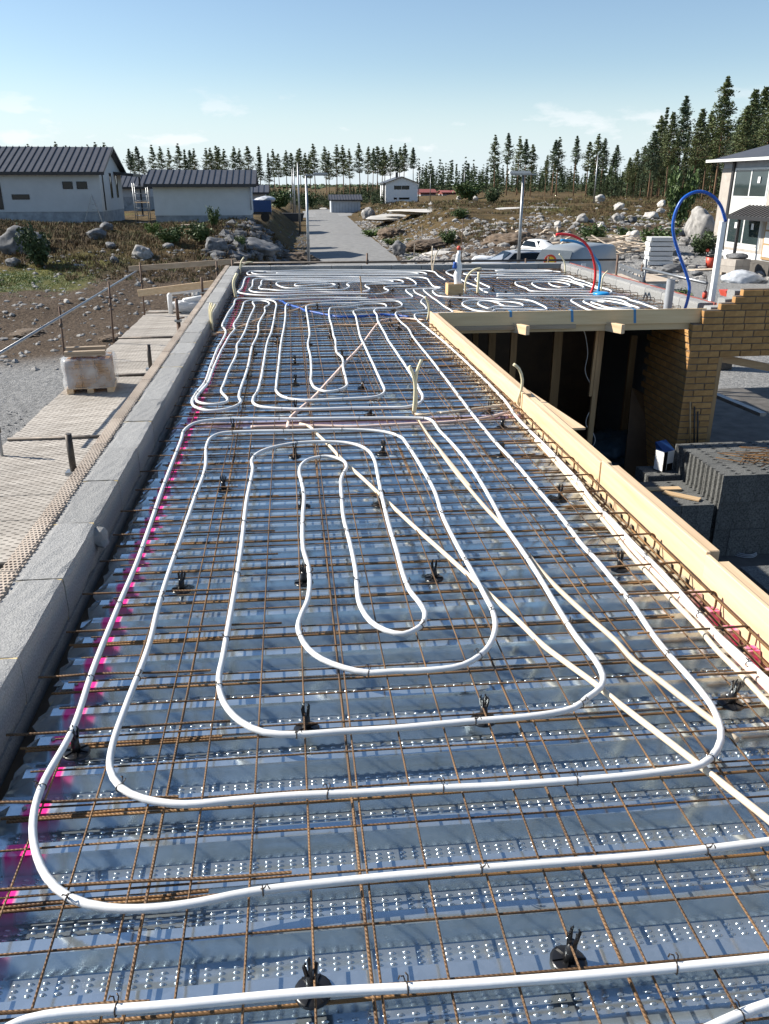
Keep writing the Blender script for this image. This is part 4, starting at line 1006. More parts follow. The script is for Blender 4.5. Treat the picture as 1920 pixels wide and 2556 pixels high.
while yy < YE - .05:
    yj = yy + rb.uniform(-.006, .006); tilt = rb.uniform(-.006, .006)
    xa = -.80 + rb.uniform(-.03, .03); xb = 1.62 + rb.uniform(-.05, .04)
    bar('bar', (xa, yj - SK * xa + tilt, ZT), (xb, yj - SK * xb - tilt, ZT), .0031, mesh1, unit_b[j % 5])
    if yy > YF0 + .1:
        xa, xb = 1.35 + rb.uniform(-.03, .03), 5.38 + rb.uniform(-.05, .05)
        bar('bar', (xa, yj + .02 - SK * xa, ZT + .008), (xb, yj + .02 - SK * xb, ZT + .008), .0031, mesh2, unit_b[(j+2) % 5])
    YT.append(yj); yy += PIT; j += 1
k = 0
for i in range(-5, 12):
    x = -.012 + .1465 * i
    # two mesh lengths with a lap near y = 5.9
    bar('bar', (x, .35, ZL), (x + .004, 5.25, ZL), .0031, mesh1, unit_b[(i + 5) % 5])
    bar('bar', (x + rb.uniform(-.03, .03), 4.9, ZL + .008), (x, 11.2, ZL + .006), .0031, mesh1, unit_b[(i + 6) % 5])
    bar('bar', (x + rb.uniform(-.03, .03), 10.9, ZL), (x, YE - .1, ZL), .0031, mesh1, unit_b[(i + 7) % 5])
for i in range(25):
    x = 1.72 + .15 * i
    bar('bar', (x, YF0 + .08, ZL + .01), (x, YE - .12, ZL + .01), .0031, mesh2, unit_b[i % 5])
# heavier carrier bars running lengthwise on the chairs
for ci, x in enumerate((-.405, .114, .672, 1.215)):
    for cj, (ya, yb) in enumerate(((.4, 5.1), (4.6, 10.7), (10.2, YE - .1))):
        o = bar('carrier_bar', (x + rb.uniform(-.008, .008), ya, CZ - 1.618), (x + rb.uniform(-.01, .01), yb, CZ - 1.618), .0043, None, unit_b[2])
        tag(o, ('near', 'middle', 'far')[cj] + ' stretch of the ' + ONES[ci + 1] + ' thick lengthwise bar from the left wall', 'rebar', 'lengthwise carrier bars')
for x in (2.1, 2.95, 3.8, 4.65):
    o = bar('carrier_bar', (x, YF0 + .1, CZ - 1.618), (x, YE - .15, CZ - 1.618), .0043, None, unit_b[1])
    tag(o, 'rusty lengthwise bar under the mesh in the far right wing', 'rebar', 'carrier bars of the far wing')
# trough bars, one in every other trough, lying lower and more orange
kk = k0
while kk <= k1:
    yb_ = yc0 + (kk + .5) * PIT
    if yb_ > .4 and (kk % 2 == 0):
        far = yb_ > YF0
        x1 = 5.3 if far else 1.62 + rb.uniform(-.1, .05)
        x0 = -.86 + rb.uniform(-.04, .04)
        zz = CZ - 1.662; yb_ = yc0 + kk * PIT - A_ / 2 - W_ - .004 - .02
        o = bar('trough_bar', (x0, yb_ + .02 - SK * x0, zz), (x1, yb_ + .02 - SK * x1, zz), .0047, None, unit_bo[kk % 4])
        tag(o, 'thick orange rusted bar lying across in a deck trough', 'rebar', 'bars laid in the deck troughs')
        if rb.random() < .55 and not far:
            x2 = rb.uniform(-.45, -.1)
            o = bar('trough_bar', (x0 - .02, yb_ + .035 - SK * x0, zz), (x2, yb_ + .035 - SK * x2, zz), .0045, None, unit_bo[(kk+1) % 4])
            tag(o, 'short orange rusted bar doubled beside a trough bar', 'rebar', 'short bars doubled in the troughs')
    kk += 1
# starter bars out of the left wall
j = 0
for yy in YT[2::2]:
    x0 = -.955 + rb.uniform(0, .05); x1 = -.955 + rb.choice((.62, .70, .86)) + rb.uniform(-.05, .05)
    ys = yy + .012 + rb.uniform(-.006, .006)
    o = bar('starter_bar', (x0, ys - SK * x0, CZ - 1.594), (x1, ys - SK * x1 + rb.uniform(-.02, .02), CZ - 1.600), .0044, None, unit_b[j % 5])
    tag(o, 'short rusty bar reaching from the left wall over the mesh', 'rebar', 'short bars along the left wall')
    j += 1
# hairpin bars along the right formwork
def hairpin(length, rr):
    m = MB()
    pts = [(-length, 0, 0)] + [(-.5 * length, 0, 0), (-.03, 0, 0)]
    for a in range(0, 91, 22): pts.append((-.03 + .03 * math.sin(R(a)), 0, -.03 + .03 * math.cos(R(a))))
    for a in range(0, 91, 22): pts.append((-.03 + .03 * math.cos(R(a)), 0, -.065 - .03 * math.sin(R(a))))
    pts += [(-.08, 0, -.095), (-length * .62, 0, -.096)]
    return m.tube(pts, rr, 7).mesh('hairpin_bar', MT['rebar'])
hp = [hairpin(.42, .005), hairpin(.36, .005), hairpin(.46, .0048)]
ypx = [(1590, 1145), (1410, 975), (1240, 820), (1085, 680), (985, 570), (875, 460), (790, 380), (705, 290), (625, 215), (560, 150), (500, 90)]
ys_ = [P(*px('C5', [q])[0], 1.585).y for q in ypx]
ys_ = [ys_[0] - .62, ys_[0] - .31] + ys_
while ys_[-1] < YF0 - .2: ys_.append(ys_[-1] + .27)
for j, yv in enumerate(ys_):
    o = link('hairpin_bar', hp[j % 3], None, (1.715 + rb.uniform(-.012, .008), yv, CZ - 1.578 + rb.uniform(-.004, .004)), (rb.uniform(-.05, .05), 0, rb.uniform(-.05, .05)))
    tag(o, 'rusty hairpin bar bent over the edge bars at the right formwork', 'rebar', 'hairpin bars along the right formwork')
for x, h in ((1.690, 1.588), (1.668, 1.655), (1.700, 1.662), (1.640, 1.665)):
    for (ya, yb) in ((1.0, 5.6), (5.0, 10.15)):
        o = bar('edge_bar', (x + rb.uniform(-.006, .006), ya, CZ - h), (x + rb.uniform(-.006, .006), yb, CZ - h), .0052, None, unit_bo[j % 4]); j += 1
        tag(o, 'orange rusted bar running along the right formwork inside the hairpins', 'rebar', 'edge bars along the right formwork')
# lighter stirrups along the far right wall
yy = YF0 + .2; j = 0
while yy < YE - .1:
    o = link('stirrup', hp[j % 3], None, (5.44 + rb.uniform(-.02, .02), yy, CZ - 1.575), (0, rb.uniform(-.1, .1), rb.uniform(-.1, .1)))
    tag(o, 'rusty bent bar standing along the right wall of the wing', 'rebar', 'bent bars along the wing wall'); yy += .3; j += 1

# rebar chairs
def chair_tree():
    o = empty('rebar_chair')
    base = MB().lathe([(.043, 0), (.043, .004), (.036, .0065), (.016, .009)], n=20)
    for a in range(6):
        t = a * math.pi / 3
        base.bar((.015 * math.cos(t), .015 * math.sin(t), .010), (.040 * math.cos(t), .040 * math.sin(t), .0065), .003, .006)
    base.build('base', MT['black'], o)
    MB().lathe([(.017, .006), (.0135, .03), (.0115, .058)], n=12).build('stem', MT['black'], o)
    f = MB()
    for a in range(4):
        t = a * math.pi / 2 + .6
        c_, s_ = math.cos(t), math.sin(t)
        f.bar((.010 * c_, .010 * s_, .055), (.014 * c_, .014 * s_, .086), .007, .006)
        f.bar((.014 * c_, .014 * s_, .084), (.010 * c_, .010 * s_, .094), .004, .004)
    f.build('fork', MT['black'], o)
    return o
cpos = [(782, 2478), (1419, 2402), (766, 1822), (1207, 1799), (1823, 1758), (191, 1880), (453, 1475), (759, 1457), (1084, 1446), (1548, 1423), (757, 1267),
        (951, 1263), (1398, 1249), (559, 1226), (736, 1140), (956, 1134), (1253, 1140)]
cpos += [(x / .865625, y / .865625) for x, y in [(505, 932), (800, 897), (638, 890), (783, 840), (638, 832), (535, 815), (638, 788), (548, 765), (740, 775), (668, 745), (1057, 893), (890, 738), (715, 730), (600, 742), (862, 712), (1085, 925)]]
cpos += px('R1', [(535, 360), (940, 730), (1075, 620), (570, 810), (1320, 370), (470, 680), (1500, 700), (510, 430)])
cpos += px('R2', [(380, 620), (370, 400), (345, 800), (605, 960), (1030, 580), (1145, 500), (1265, 260), (1525, 400)])
cpos += px('R3', [(190, 330), (350, 400), (105, 465), (530, 480), (725, 580), (620, 310), (845, 380)])
CHL = ['nearest black rebar chair, half under the bottom pipe left of centre', 'near black rebar chair right of centre above the bottom pipe', 'black rebar chair on the lower bend of the second pipe loop, left one',
       'black rebar chair on the lower run of the second pipe loop, right one', 'black rebar chair at the right picture edge beside the outer pipes', 'black rebar chair touching the outermost pipe near the left wall',
       'black rebar chair between the two outer pipe runs at the left', 'black rebar chair touching the left inner pipe in the spiral', 'black rebar chair right of the innermost pipe loop', 'black rebar chair beside the conduits at the right formwork',
       'black rebar chair behind the innermost pipe at its left', 'black rebar chair under the diagonal conduit beside the inner loop', 'black rebar chair between outer pipe and formwork at mid height', 'black rebar chair inside the outer pipe at upper left of the spiral',
       'black rebar chair just above the innermost pipe loop, left one', 'black rebar chair just above the innermost pipe loop, right one', 'black rebar chair beyond the right outer pipe near the formwork stub']
ch0 = None
for i, q in enumerate(cpos):
    p = P(q[0], q[1], HF)
    o = chair_tree() if ch0 is None else copy_tree(ch0)
    if ch0 is None: ch0 = o
    o.location = (p.x, p.y, ZF + .002); o.rotation_euler = (rb.uniform(-.08, .08), rb.uniform(-.08, .08), rb.uniform(0, 6))
    tag(o, CHL[i] if i < len(CHL) else 'small black rebar chair farther back among the pipes and mesh', 'rebar chair', 'rebar chairs standing on the deck')

# ---------------------------------------------------------------- heating pipes
HP, RP = 1.580, .0109
def pts3(segs, h, zj=0.0):
    out = []
    for c, pp in segs:
        for q in px(c, pp): out.append(P(q[0], q[1], h))
    return out
tie = MB()
tie.tube([(math.cos(a) * .0128, .0, math.sin(a) * .0128 - .002) for a in [i * 2 * math.pi / 10 for i in range(11)]], .0018, 4)
tie.tube([(.006, .003, .012), (.012, .006, .022), (.008, .011, .027), (.014, .014, .022), (.012, .017, .014)], .0017, 4)
tie.tube([(.006, -.003, .012), (.013, -.004, .020), (.018, .001, .024)], .0017, 4)
tie_me = tie.mesh('wire_tie', MT['wire'])
def pipe(name, label, segs, h=HP, r=RP, m='pex', cat='pipe', group=None, ties=True, step=.035, wob=.0, tmax=7.5, n=9):
    pp = spline(pts3(segs, h), step)
    o0 = pp[len(pp)//2]
    base = Vector((o0.x, o0.y, CZ - h))
    rr = random.Random(len(pp))
    q = []
    for i, p in enumerate(pp):
        q.append(Vector((p.x, p.y, p.z + noise.noise(Vector((p.x * 2.3, p.y * 2.3, 1))) * .004)) - base)
    o = MB().tube(q, r, n).build(name, MT[m], None, base)
    tag(o, label, cat, group)
    if ties:
        acc = .2; last = pp[0]; cnt = 0
        for i in range(1, len(pp) - 1):
            acc += (pp[i] - last).length; last = pp[i]
            if acc > .45 and pp[i].y < tmax and cnt < 290:
                acc = rr.uniform(-.15, .15); cnt += 1
                d = pp[i+1] - pp[i-1]
                link('wire_tie', tie_me, o, q[i], (0, 0, math.atan2(d.y, d.x) + math.pi/2 + rr.uniform(-.25, .25)))
    return o
D_ = 'D'
N_ = [('D', [(1740, 1806), (1662, 1818), (1400, 1850), (1160, 1868), (980, 1882), (800, 1897), (540, 1928), (430, 1950), (330, 1963), (230, 1962), (150, 1940), (100, 1893), (75, 1830), (72, 1770), (90, 1700), (155, 1580), (200, 1450), (247, 1330), (300, 1205), (350, 1060), (392, 950), (400, 928), (425, 913), (465, 907), (640, 905), (890, 903), (925, 905)]),
      ('C4', [(1420, 180), (1500, 265)]), ('C5', [(150, 330), (260, 510), (330, 640), (400, 740), (480, 860), (600, 1060), (690, 1200), (780, 1310), (822, 1390), (810, 1450), (740, 1505)]),
      ('D', [(1240, 1530), (1160, 1547), (1000, 1560), (850, 1573), (740, 1580), (640, 1587), (570, 1583), (520, 1560), (485, 1520), (473, 1470), (482, 1420)]),
      ('C4', [(190, 1210), (240, 900), (275, 600), (312, 400), (305, 360), (330, 320), (400, 285), (540, 255), (700, 243), (850, 247), (940, 265), (1000, 300), (1035, 360), (1050, 430), (1085, 600), (1120, 740), (1165, 890), (1200, 1020), (1245, 1130), (1300, 1200), (1332, 1260), (1320, 1320), (1280, 1355), (1200, 1382), (1100, 1362), (1010, 1310), (960, 1240), (940, 1190), (920, 1000), (890, 850), (850, 690), (838, 560), (835, 470), (850, 430), (868, 395), (850, 355), (800, 335), (740, 328), (650, 345), (605, 375), (588, 420), (603, 490), (615, 560), (608, 700), (612, 880), (640, 980), (650, 1080), (635, 1190), (600, 1270), (580, 1340), (595, 1400), (640, 1470), (720, 1530), (850, 1580), (1000, 1610)]),
      ('D', [(850, 1450), (930, 1448), (1000, 1438), (1050, 1405), (1070, 1360), (1065, 1320), (1050, 1290)]),
      ('C4', [(1600, 990), (1530, 870), (1440, 690), (1390, 540), (1310, 390), (1225, 260), (1190, 218), (1120, 192), (1020, 178), (840, 172), (560, 180), (300, 183), (130, 192), (70, 215), (40, 260), (30, 400)]),
      ('D', [(420, 1080), (385, 1180), (345, 1300), (320, 1400), (270, 1530), (243, 1610), (238, 1660), (260, 1700), (310, 1725), (400, 1738), (500, 1730), (650, 1718), (740, 1714), (900, 1705), (1110, 1697), (1320, 1680), (1440, 1665), (1515, 1652), (1550, 1620), (1558, 1580), (1540, 1530)]),
      ('C5', [(1340, 1500), (1260, 1400), (1180, 1310), (1080, 1190), (970, 1030), (890, 930), (790, 810), (715, 730), (620, 600), (525, 490), (390, 330), (260, 190), (170, 80), (110, 0)]),
      ('L', [(1662, 525), (1600, 445)]),
      ('R2', [(600, 920), (570, 860), (530, 810), (470, 760), (420, 700), (405, 660), (430, 640), (520, 635), (640, 630), (740, 620), (760, 600), (735, 560), (700, 530), (710, 500), (740, 475), (650, 430), (620, 400), (622, 382), (700, 376), (930, 374)])]
pipe('heating_pipe', 'white heating pipe wound in the big nearest double spiral on the mesh', N_)
pipe('heating_pipe', 'white heating pipe crossing the very bottom of the picture', [('D', [(-40, 2262), (20, 2222), (60, 2205), (140, 2190), (330, 2175), (500, 2160), (680, 2145), (960, 2130), (1200, 2112), (1395, 2095), (1662, 2070), (1780, 2058)])])
pipe('heating_pipe', 'short bend of white heating pipe in the bottom right corner', [('D', [(1380, 2300), (1450, 2258), (1530, 2222), (1600, 2190), (1662, 2168), (1760, 2140)])])
pipe('heating_pipe', 'straight white heating pipe nearest the right timber formwork', [('C5', [(1800, 1550), (1662, 1420), (1500, 1270), (1400, 1180), (1290, 1060), (1200, 960), (1080, 830), (970, 720), (870, 610), (770, 510), (690, 400), (560, 260), (470, 170), (390, 90), (325, 0)]),
     ('R2', [(1000, 1016), (920, 950), (820, 870), (720, 790), (650, 730), (625, 690), (640, 665), (700, 658), (900, 655), (1060, 648), (1062, 638), (960, 570), (880, 510), (830, 475), (770, 430), (730, 392), (735, 380), (800, 374), (935, 370)])])
# middle circuit of long hairpins
pipe('heating_pipe', 'white heating pipe in two narrow nested hairpins beside the left wall', [
     ('R1', [(1662, 482), (1400, 478), (1200, 475), (1000, 480), (800, 492), (620, 495), (450, 490), (300, 487), (170, 487), (130, 505), (110, 560), (60, 630), (0, 740)]),
     ('L', [(290, 235), (312, 272), (260, 380), (220, 480), (180, 590), (120, 670), (100, 710), (120, 745), (200, 768), (280, 765), (360, 745), (405, 715), (395, 680), (410, 620), (450, 500)]),
     ('R1', [(330, 1016), (370, 940), (395, 860), (395, 790), (430, 710), (470, 640), (470, 585), (505, 565), (520, 540), (480, 517), (400, 512), (340, 520), (330, 540), (350, 570), (335, 620), (300, 690), (270, 770), (245, 850), (190, 960), (150, 1016)]),
     ('L', [(380, 410), (330, 520), (300, 600), (285, 650), (320, 690), (320, 710), (270, 725), (200, 728), (140, 715), (125, 690), (150, 655), (195, 600), (235, 500), (280, 400)]),
     ('R1', [(60, 920), (120, 840), (110, 790), (150, 720), (195, 640), (220, 560), (235, 530), (300, 506), (400, 498), (500, 500), (570, 515), (600, 550), (590, 620), (575, 720), (560, 800), (540, 880), (500, 980)]),
     ('L', [(555, 440), (535, 560), (510, 650), (485, 690), (490, 725), (540, 745), (700, 757), (900, 760), (1100, 752), (1300, 748), (1450, 745), (1530, 720), (1550, 680), (1530, 640), (1490, 560), (1450, 500), (1390, 410), (1330, 320)]),
     ('R2', [(290, 900), (250, 830), (200, 740), (190, 680), (160, 625), (200, 605), (330, 600), (420, 590), (475, 570), (470, 540), (420, 520), (300, 520), (150, 525), (0, 530)]),
     ('R1', [(1550, 538), (1350, 540), (1150, 545), (1000, 560), (950, 575), (945, 600), (960, 700), (975, 800), (985, 900), (965, 1016)]),
     ('L', [(845, 430), (850, 520), (850, 590), (880, 630), (950, 650), (1020, 640), (1070, 615), (1070, 580), (1050, 500), (1045, 440), (1010, 400), (1000, 320)]),
     ('R1', [(1265, 930), (1240, 800), (1215, 720), (1215, 610), (1240, 590), (1350, 582), (1450, 575), (1550, 562)]),
     ('R2', [(100, 547), (200, 545), (270, 550), (300, 575), (270, 595), (100, 602)]),
     ('R1', [(1580, 607), (1510, 622), (1490, 640), (1515, 690), (1540, 800), (1570, 930)]),
     ('L', [(1180, 350), (1240, 480), (1290, 590), (1310, 640), (1300, 660), (1250, 680), (1100, 692), (900, 702), (760, 700), (670, 680), (630, 645), (630, 610), (645, 480), (660, 340)]),
     ('R1', [(690, 820), (705, 700), (715, 560), (740, 540), (820, 530), (950, 525), (1200, 510), (1450, 500), (1662, 500)]),
     ('R2', [(300, 497), (400, 500), (500, 490), (590, 475), (600, 460), (560, 430), (525, 390), (545, 378), (800, 368), (930, 366)])], tmax=9, r=.0118)
# far circuits
pipe('heating_pipe', 'white heating pipe in the oblong spiral at the far left of the deck', [
     ('R2', [(930, 360), (860, 350), (800, 300), (760, 255), (690, 243), (500, 240), (300, 240), (0, 240)]),
     ('R1', [(1400, 236), (900, 236), (500, 238), (350, 232), (270, 237), (240, 260), (220, 320), (200, 370), (160, 405), (180, 420), (260, 435), (400, 448), (600, 453), (900, 445), (1200, 438), (1440, 432)]),
     ('R2', [(100, 432), (220, 432), (310, 410), (320, 390), (280, 372), (290, 352), (400, 345), (560, 345), (630, 335), (640, 310), (600, 275), (530, 250), (380, 252), (0, 256)]),
     ('R1', [(1300, 256), (1100, 258), (900, 258), (550, 256), (400, 255), (345, 265), (330, 290), (320, 350), (290, 380), (310, 400), (380, 416), (600, 423), (900, 416), (1100, 411), (1300, 416), (1500, 412), (1662, 402)]),
     ('R2', [(30, 405), (85, 392), (105, 372), (60, 345), (75, 325), (200, 318), (380, 315), (470, 312), (495, 295), (450, 275), (300, 270), (0, 273)]),
     ('R1', [(1400, 276), (1000, 276), (700, 276), (600, 275), (460, 272), (430, 290), (425, 330), (400, 360), (420, 376), (520, 384), (650, 395), (850, 396), (1000, 386), (1200, 388), (1350, 384), (1430, 360), (1440, 340), (1415, 325), (1450, 305), (1520, 298)]),
     ('R2', [(100, 297), (300, 300), (370, 296), (360, 283), (200, 283)]),
     ('R1', [(1400, 290), (1000, 288), (800, 288), (640, 295), (600, 315), (640, 345), (720, 366), (850, 370), (1000, 364), (1150, 360), (1230, 350), (1280, 330), (1240, 317), (1180, 320), (1000, 332), (900, 342), (830, 340), (815, 325), (850, 312), (1000, 305), (1200, 300)])], ties=False, r=.0125)
pipe('heating_pipe', 'white heating pipe laid in tight runs below the far wall', [
     ('R2', [(980, 272), (900, 225), (830, 175), (720, 165), (400, 162), (0, 157)]),
     ('R1', [(1300, 156), (900, 158), (700, 166), (500, 172), (320, 170), (275, 182), (268, 205), (300, 214), (500, 215), (900, 216), (1500, 216)]),
     ('R2', [(300, 215), (600, 218), (740, 215), (760, 200), (700, 185), (500, 178), (0, 172)]),
     ('R1', [(1400, 172), (900, 176), (600, 184), (420, 180), (330, 180), (325, 194), (380, 204), (700, 205), (1500, 204)]),
     ('R2', [(200, 205), (500, 206), (650, 205), (665, 197), (600, 190), (400, 188), (0, 186)]),
     ('R1', [(1500, 186), (1100, 188), (800, 193), (600, 194)])], ties=False, r=.0125)
pipe('heating_pipe', 'white heating pipe in the round spiral at the far right of the wing', [
     ('R3', [(0, 435), (300, 434), (600, 432), (900, 430), (1200, 432), (1300, 425), (1322, 402), (1250, 372), (1150, 350), (1080, 315), (1000, 285), (900, 260), (830, 228), (600, 226), (300, 228), (0, 226)]),
     ('R2', [(1500, 235), (1380, 240), (1325, 260), (1350, 290), (1420, 325), (1490, 362), (1450, 376), (1300, 376), (1220, 385), (1000, 372)])], ties=False, r=.0125)
pipe('heating_pipe', 'white heating pipe making the inner loops of the far wing', [
     ('R3', [(0, 250), (300, 250), (560, 248), (800, 255), (900, 290), (1000, 320), (1090, 350), (1180, 375), (1150, 395), (1100, 405), (900, 405), (600, 408), (400, 400), (340, 370), (240, 335), (215, 310), (230, 295), (320, 290), (430, 283), (600, 270), (760, 275), (860, 297), (960, 330), (1003, 355), (960, 373), (850, 381), (700, 383), (540, 375), (440, 340), (408, 315), (440, 297), (560, 293), (700, 297), (800, 312), (842, 332), (820, 350), (740, 356), (650, 340), (600, 308)])], ties=False, r=.0125)
pipe('heating_pipe', 'white heating pipe in the loops behind the left half of the fascia', [
     ('R2', [(1662, 500), (1500, 488), (1200, 478), (1000, 468), (900, 455), (850, 425), (835, 395), (870, 382)][::-1]),
     ('R3', [(200, 495), (380, 510), (480, 545), (575, 600), (560, 618), (400, 613), (200, 612), (0, 612)]),
     ('R2', [(1500, 640), (1350, 630), (1230, 590), (1175, 550), (1200, 525), (1300, 508), (1450, 510)]),
     ('R3', [(0, 520), (150, 528), (270, 545), (305, 570), (270, 582), (120, 578), (0, 575)]),
     ('R2', [(1480, 600), (1380, 565), (1355, 540), (1400, 518), (1500, 518), (1580, 535), (1630, 562), (1662, 570)])], ties=False, r=.0125)
pipe('heating_pipe', 'white heating pipe in the spiral behind the right half of the fascia', [
     ('R3', [(0, 460), (300, 458), (800, 456), (1060, 460), (1300, 462), (1450, 470), (1560, 510), (1640, 530), (1720, 560), (1830, 600), (1880, 625), (1800, 634), (1600, 634), (1300, 632), (1120, 630), (1000, 590), (900, 540), (860, 510), (890, 492), (1050, 488), (1280, 490), (1420, 505), (1540, 560), (1640, 600), (1560, 616), (1350, 614), (1200, 600), (1080, 560), (1000, 520), (1040, 503), (1200, 505), (1350, 525), (1500, 560), (1550, 588), (1450, 603), (1330, 600), (1180, 560), (1090, 528), (1150, 518), (1250, 530)])], ties=False, r=.0125)
pipe('heating_pipe', 'white heating pipe in flat runs at the far right below the wall', [
     ('R2', [(1662, 152), (1300, 150), (1080, 153), (1000, 170), (990, 185), (1040, 215), (1120, 245), (1220, 300), (1340, 345), (1480, 420), (1662, 432)]),
     ('R3', [(300, 434), (10, 385), (60, 392), (135, 375), (60, 330), (0, 305)][1:1] or [(200, 434)])], ties=False, r=.0125)
pipe('heating_pipe', 'white heating pipe doubled back below the far right wall end', [
     ('R2', [(1662, 215), (1300, 215), (1200, 205), (1195, 195), (1260, 188), (1662, 185)]),
     ('R3', [(300, 180), (600, 180), (640, 172), (560, 160), (200, 158), (0, 160), (0, 168), (400, 168), (720, 178), (730, 190), (640, 205), (300, 205), (0, 205)])], ties=False, r=.0125)

# ---------------------------------------------------------------- electrical conduits lying in the mesh
HC = 1.614
pipe('conduit', 'cream flexible conduit running diagonally from mid deck to the right corner', [('C4', [(590, 138), (640, 150), (700, 205), (770, 270), (830, 335), (890, 395), (1000, 495), (1100, 590), (1250, 730)]), ('C5', [(190, 925), (280, 1010), (410, 1130), (520, 1240), (640, 1330), (780, 1430), (890, 1520)]), ('D', [(1662, 1772), (1740, 1840)])], HC - .012, .0108, 'conduit', 'conduit', ties=False)
pipe('conduit', 'cream flexible conduit running beside the right-hand heating pipe loop', [('C4', [(1285, 105), (1320, 160), (1400, 270), (1500, 390), (1600, 515)]), ('C5', [(0, 260), (140, 440), (230, 545), (320, 640), (430, 765), (530, 885), (640, 995), (760, 1105), (880, 1210), (980, 1315), (1100, 1405), (1250, 1525), (1500, 1720)])], HC - .014, .0108, 'conduit', 'conduit', ties=False)
pipe('conduit', 'cream conduit nearest the formwork, left of a close pair', [('C5', [(480, 200), (600, 330), (690, 440), (770, 545), (840, 625), (950, 770), (1060, 890), (1180, 1020), (1290, 1130), (1400, 1260), (1500, 1360), (1600, 1470), (1760, 1640)])], HC - .010, .0108, 'conduit', 'conduit', ties=False)
pipe('conduit', 'cream conduit nearest the formwork, right of a close pair', [('C5', [(560, 275), (660, 385), (760, 505), (860, 620), (980, 765), (1090, 880), (1220, 1015), (1330, 1120), (1440, 1240), (1540, 1340), (1640, 1440), (1800, 1600)])], HC - .010, .0108, 'conduit_pink', 'conduit', ties=False)
pipe('conduit', 'tan conduit slanting across the middle field of the deck', [('L', [(700, 880), (715, 820), (770, 765), (870, 680), (960, 580), (1060, 470), (1170, 350), (1260, 230), (1300, 200), (1420, 190), (1560, 200)])], HC - .008, .0135, 'conduit_pink', 'conduit', ties=False)
pipe('conduit', 'tan conduit crossing the deck from the left wall behind the hairpins', [('L', [(220, 285), (360, 278), (500, 270), (650, 258), (850, 245), (960, 232), (1200, 230), (1400, 212), (1540, 205)])], HC - .008, .013, 'conduit_orange', 'conduit', ties=False)
pipe('conduit', 'tan conduit curving up from the left wall to the blue hose', [('L', [(230, 290), (390, 245), (560, 180), (640, 162), (740, 138), (830, 105), (900, 88)])], HC - .008, .013, 'conduit_orange', 'conduit', ties=False)
pipe('conduit', 'pink sprayed conduit lying across the deck at the mesh lap', [('C4', [(300, 158), (520, 152), (700, 150), (900, 155), (1100, 145), (1300, 135), (1500, 125), (1700, 100)]), ('C5', [(330, 60), (400, 45)])], HC - .01, .011, 'conduit_pink', 'conduit', ties=False)
pipe('conduit', 'pale conduit from the upright stubs towards the formwork', [('L', [(1500, 790), (1560, 795), (1660, 780)]), ('C5', [(0, 62), (150, 45), (300, 25), (400, 5)])], HC - .01, .011, 'conduit', 'conduit', ties=False)
pipe('blue_hose', 'bright blue corrugated hose lying across the far part of the deck', [('R1', [(540, 495), (640, 508), (720, 550), (850, 590), (950, 630), (1060, 648), (1180, 672), (1300, 695), (1450, 698)]), ('R2', [(0, 695), (250, 672), (420, 682), (560, 700)])], HC - .005, .017, 'blue_net', 'hose', ties=False)

def upright(name, label, base, pts, r, m, cat='conduit', h=1.62, lean=0.0, group=None, sub=None):
    """a tube rising from the deck at pixel base through the given pixels, in the plane of its foot"""
    b = P(base[0], base[1], h); pp = [b]
    for i, q in enumerate(pts): pp.append(PY(q[0], q[1], b.y + lean * (i + 1)))
    o = MB().tube([p - b for p in spline(pp, .03)], r, 9).build(name, MT[m], None, b)
    tag(o, label, cat, group); return o
L_ = lambda *p: px('L', p)
upright('conduit_stub', 'left of two cream conduit stubs tied upright in mid deck', L_((1490, 792))[0], L_((1500, 680), (1500, 600), (1485, 530), (1465, 488)), .0115, 'cream')
upright('conduit_stub', 'right of two cream conduit stubs tied upright in mid deck', L_((1497, 792))[0], L_((1510, 700), (1505, 600), (1515, 520), (1542, 448)), .0115, 'cream')
upright('conduit_stub', 'cream conduit stub curving up over the right formwork', px('C5', [(425, 40)])[0], px('Q7', [(215, 520), (235, 440), (240, 385), (222, 325), (190, 298)]), .0115, 'cream')
upright('conduit_stub', 'left cream conduit stub leaning on the left wall', L_((222, 262))[0], L_((215, 200), (207, 140), (216, 88)), .011, 'cream')
upright('conduit_stub', 'middle cream conduit stub leaning on the left wall', L_((226, 264))[0], L_((222, 205), (214, 145), (228, 92)), .011, 'cream')
upright('conduit_stub', 'bent cream conduit stub leaning on the left wall', L_((230, 266))[0], L_((226, 210), (222, 150), (248, 98)), .011, 'cream')
upright('conduit_stub', 'thick bundle of cream conduit at the far left wall', px('R1', [(135, 482)])[0], px('R1', [(125, 420), (108, 340), (110, 280), (150, 195)]), .022, 'cream')
upright('conduit_stub', 'thin cream conduit stub at the far left corner', px('R1', [(183, 205)])[0], px('R1', [(185, 120), (195, 60), (228, 8)]), .014, 'cream')
upright('conduit_stub', 'cream conduit stub hooked right at the far left corner', px('R1', [(188, 205)])[0], px('R1', [(186, 130), (215, 95), (265, 68), (328, 66)]), .014, 'cream')
upright('wood_stake', 'thin brown stake standing in the far part of the deck', px('R1', [(1582, 460)])[0], px('R1', [(1578, 330), (1566, 230)]), .010, 'timber_z', 'stake')
upright('conduit_stub', 'left of two tall cream conduit stubs before the far wall', px('R2', [(830, 180)])[0], px('R2', [(820, 90), (824, 0)]) + [(1080, 614)], .012, 'conduit')
upright('conduit_stub', 'right leaning of two tall cream conduit stubs before the far wall', px('R2', [(838, 182)])[0], px('R2', [(840, 100), (852, 50)]) + [(1088, 636), (1096, 622)], .012, 'conduit')
upright('conduit_stub', 'cream conduit stub rising at the inner corner of the formwork', px('R2', [(768, 745)])[0], px('R2', [(790, 640), (785, 560), (770, 510), (745, 465)]), .014, 'cream')
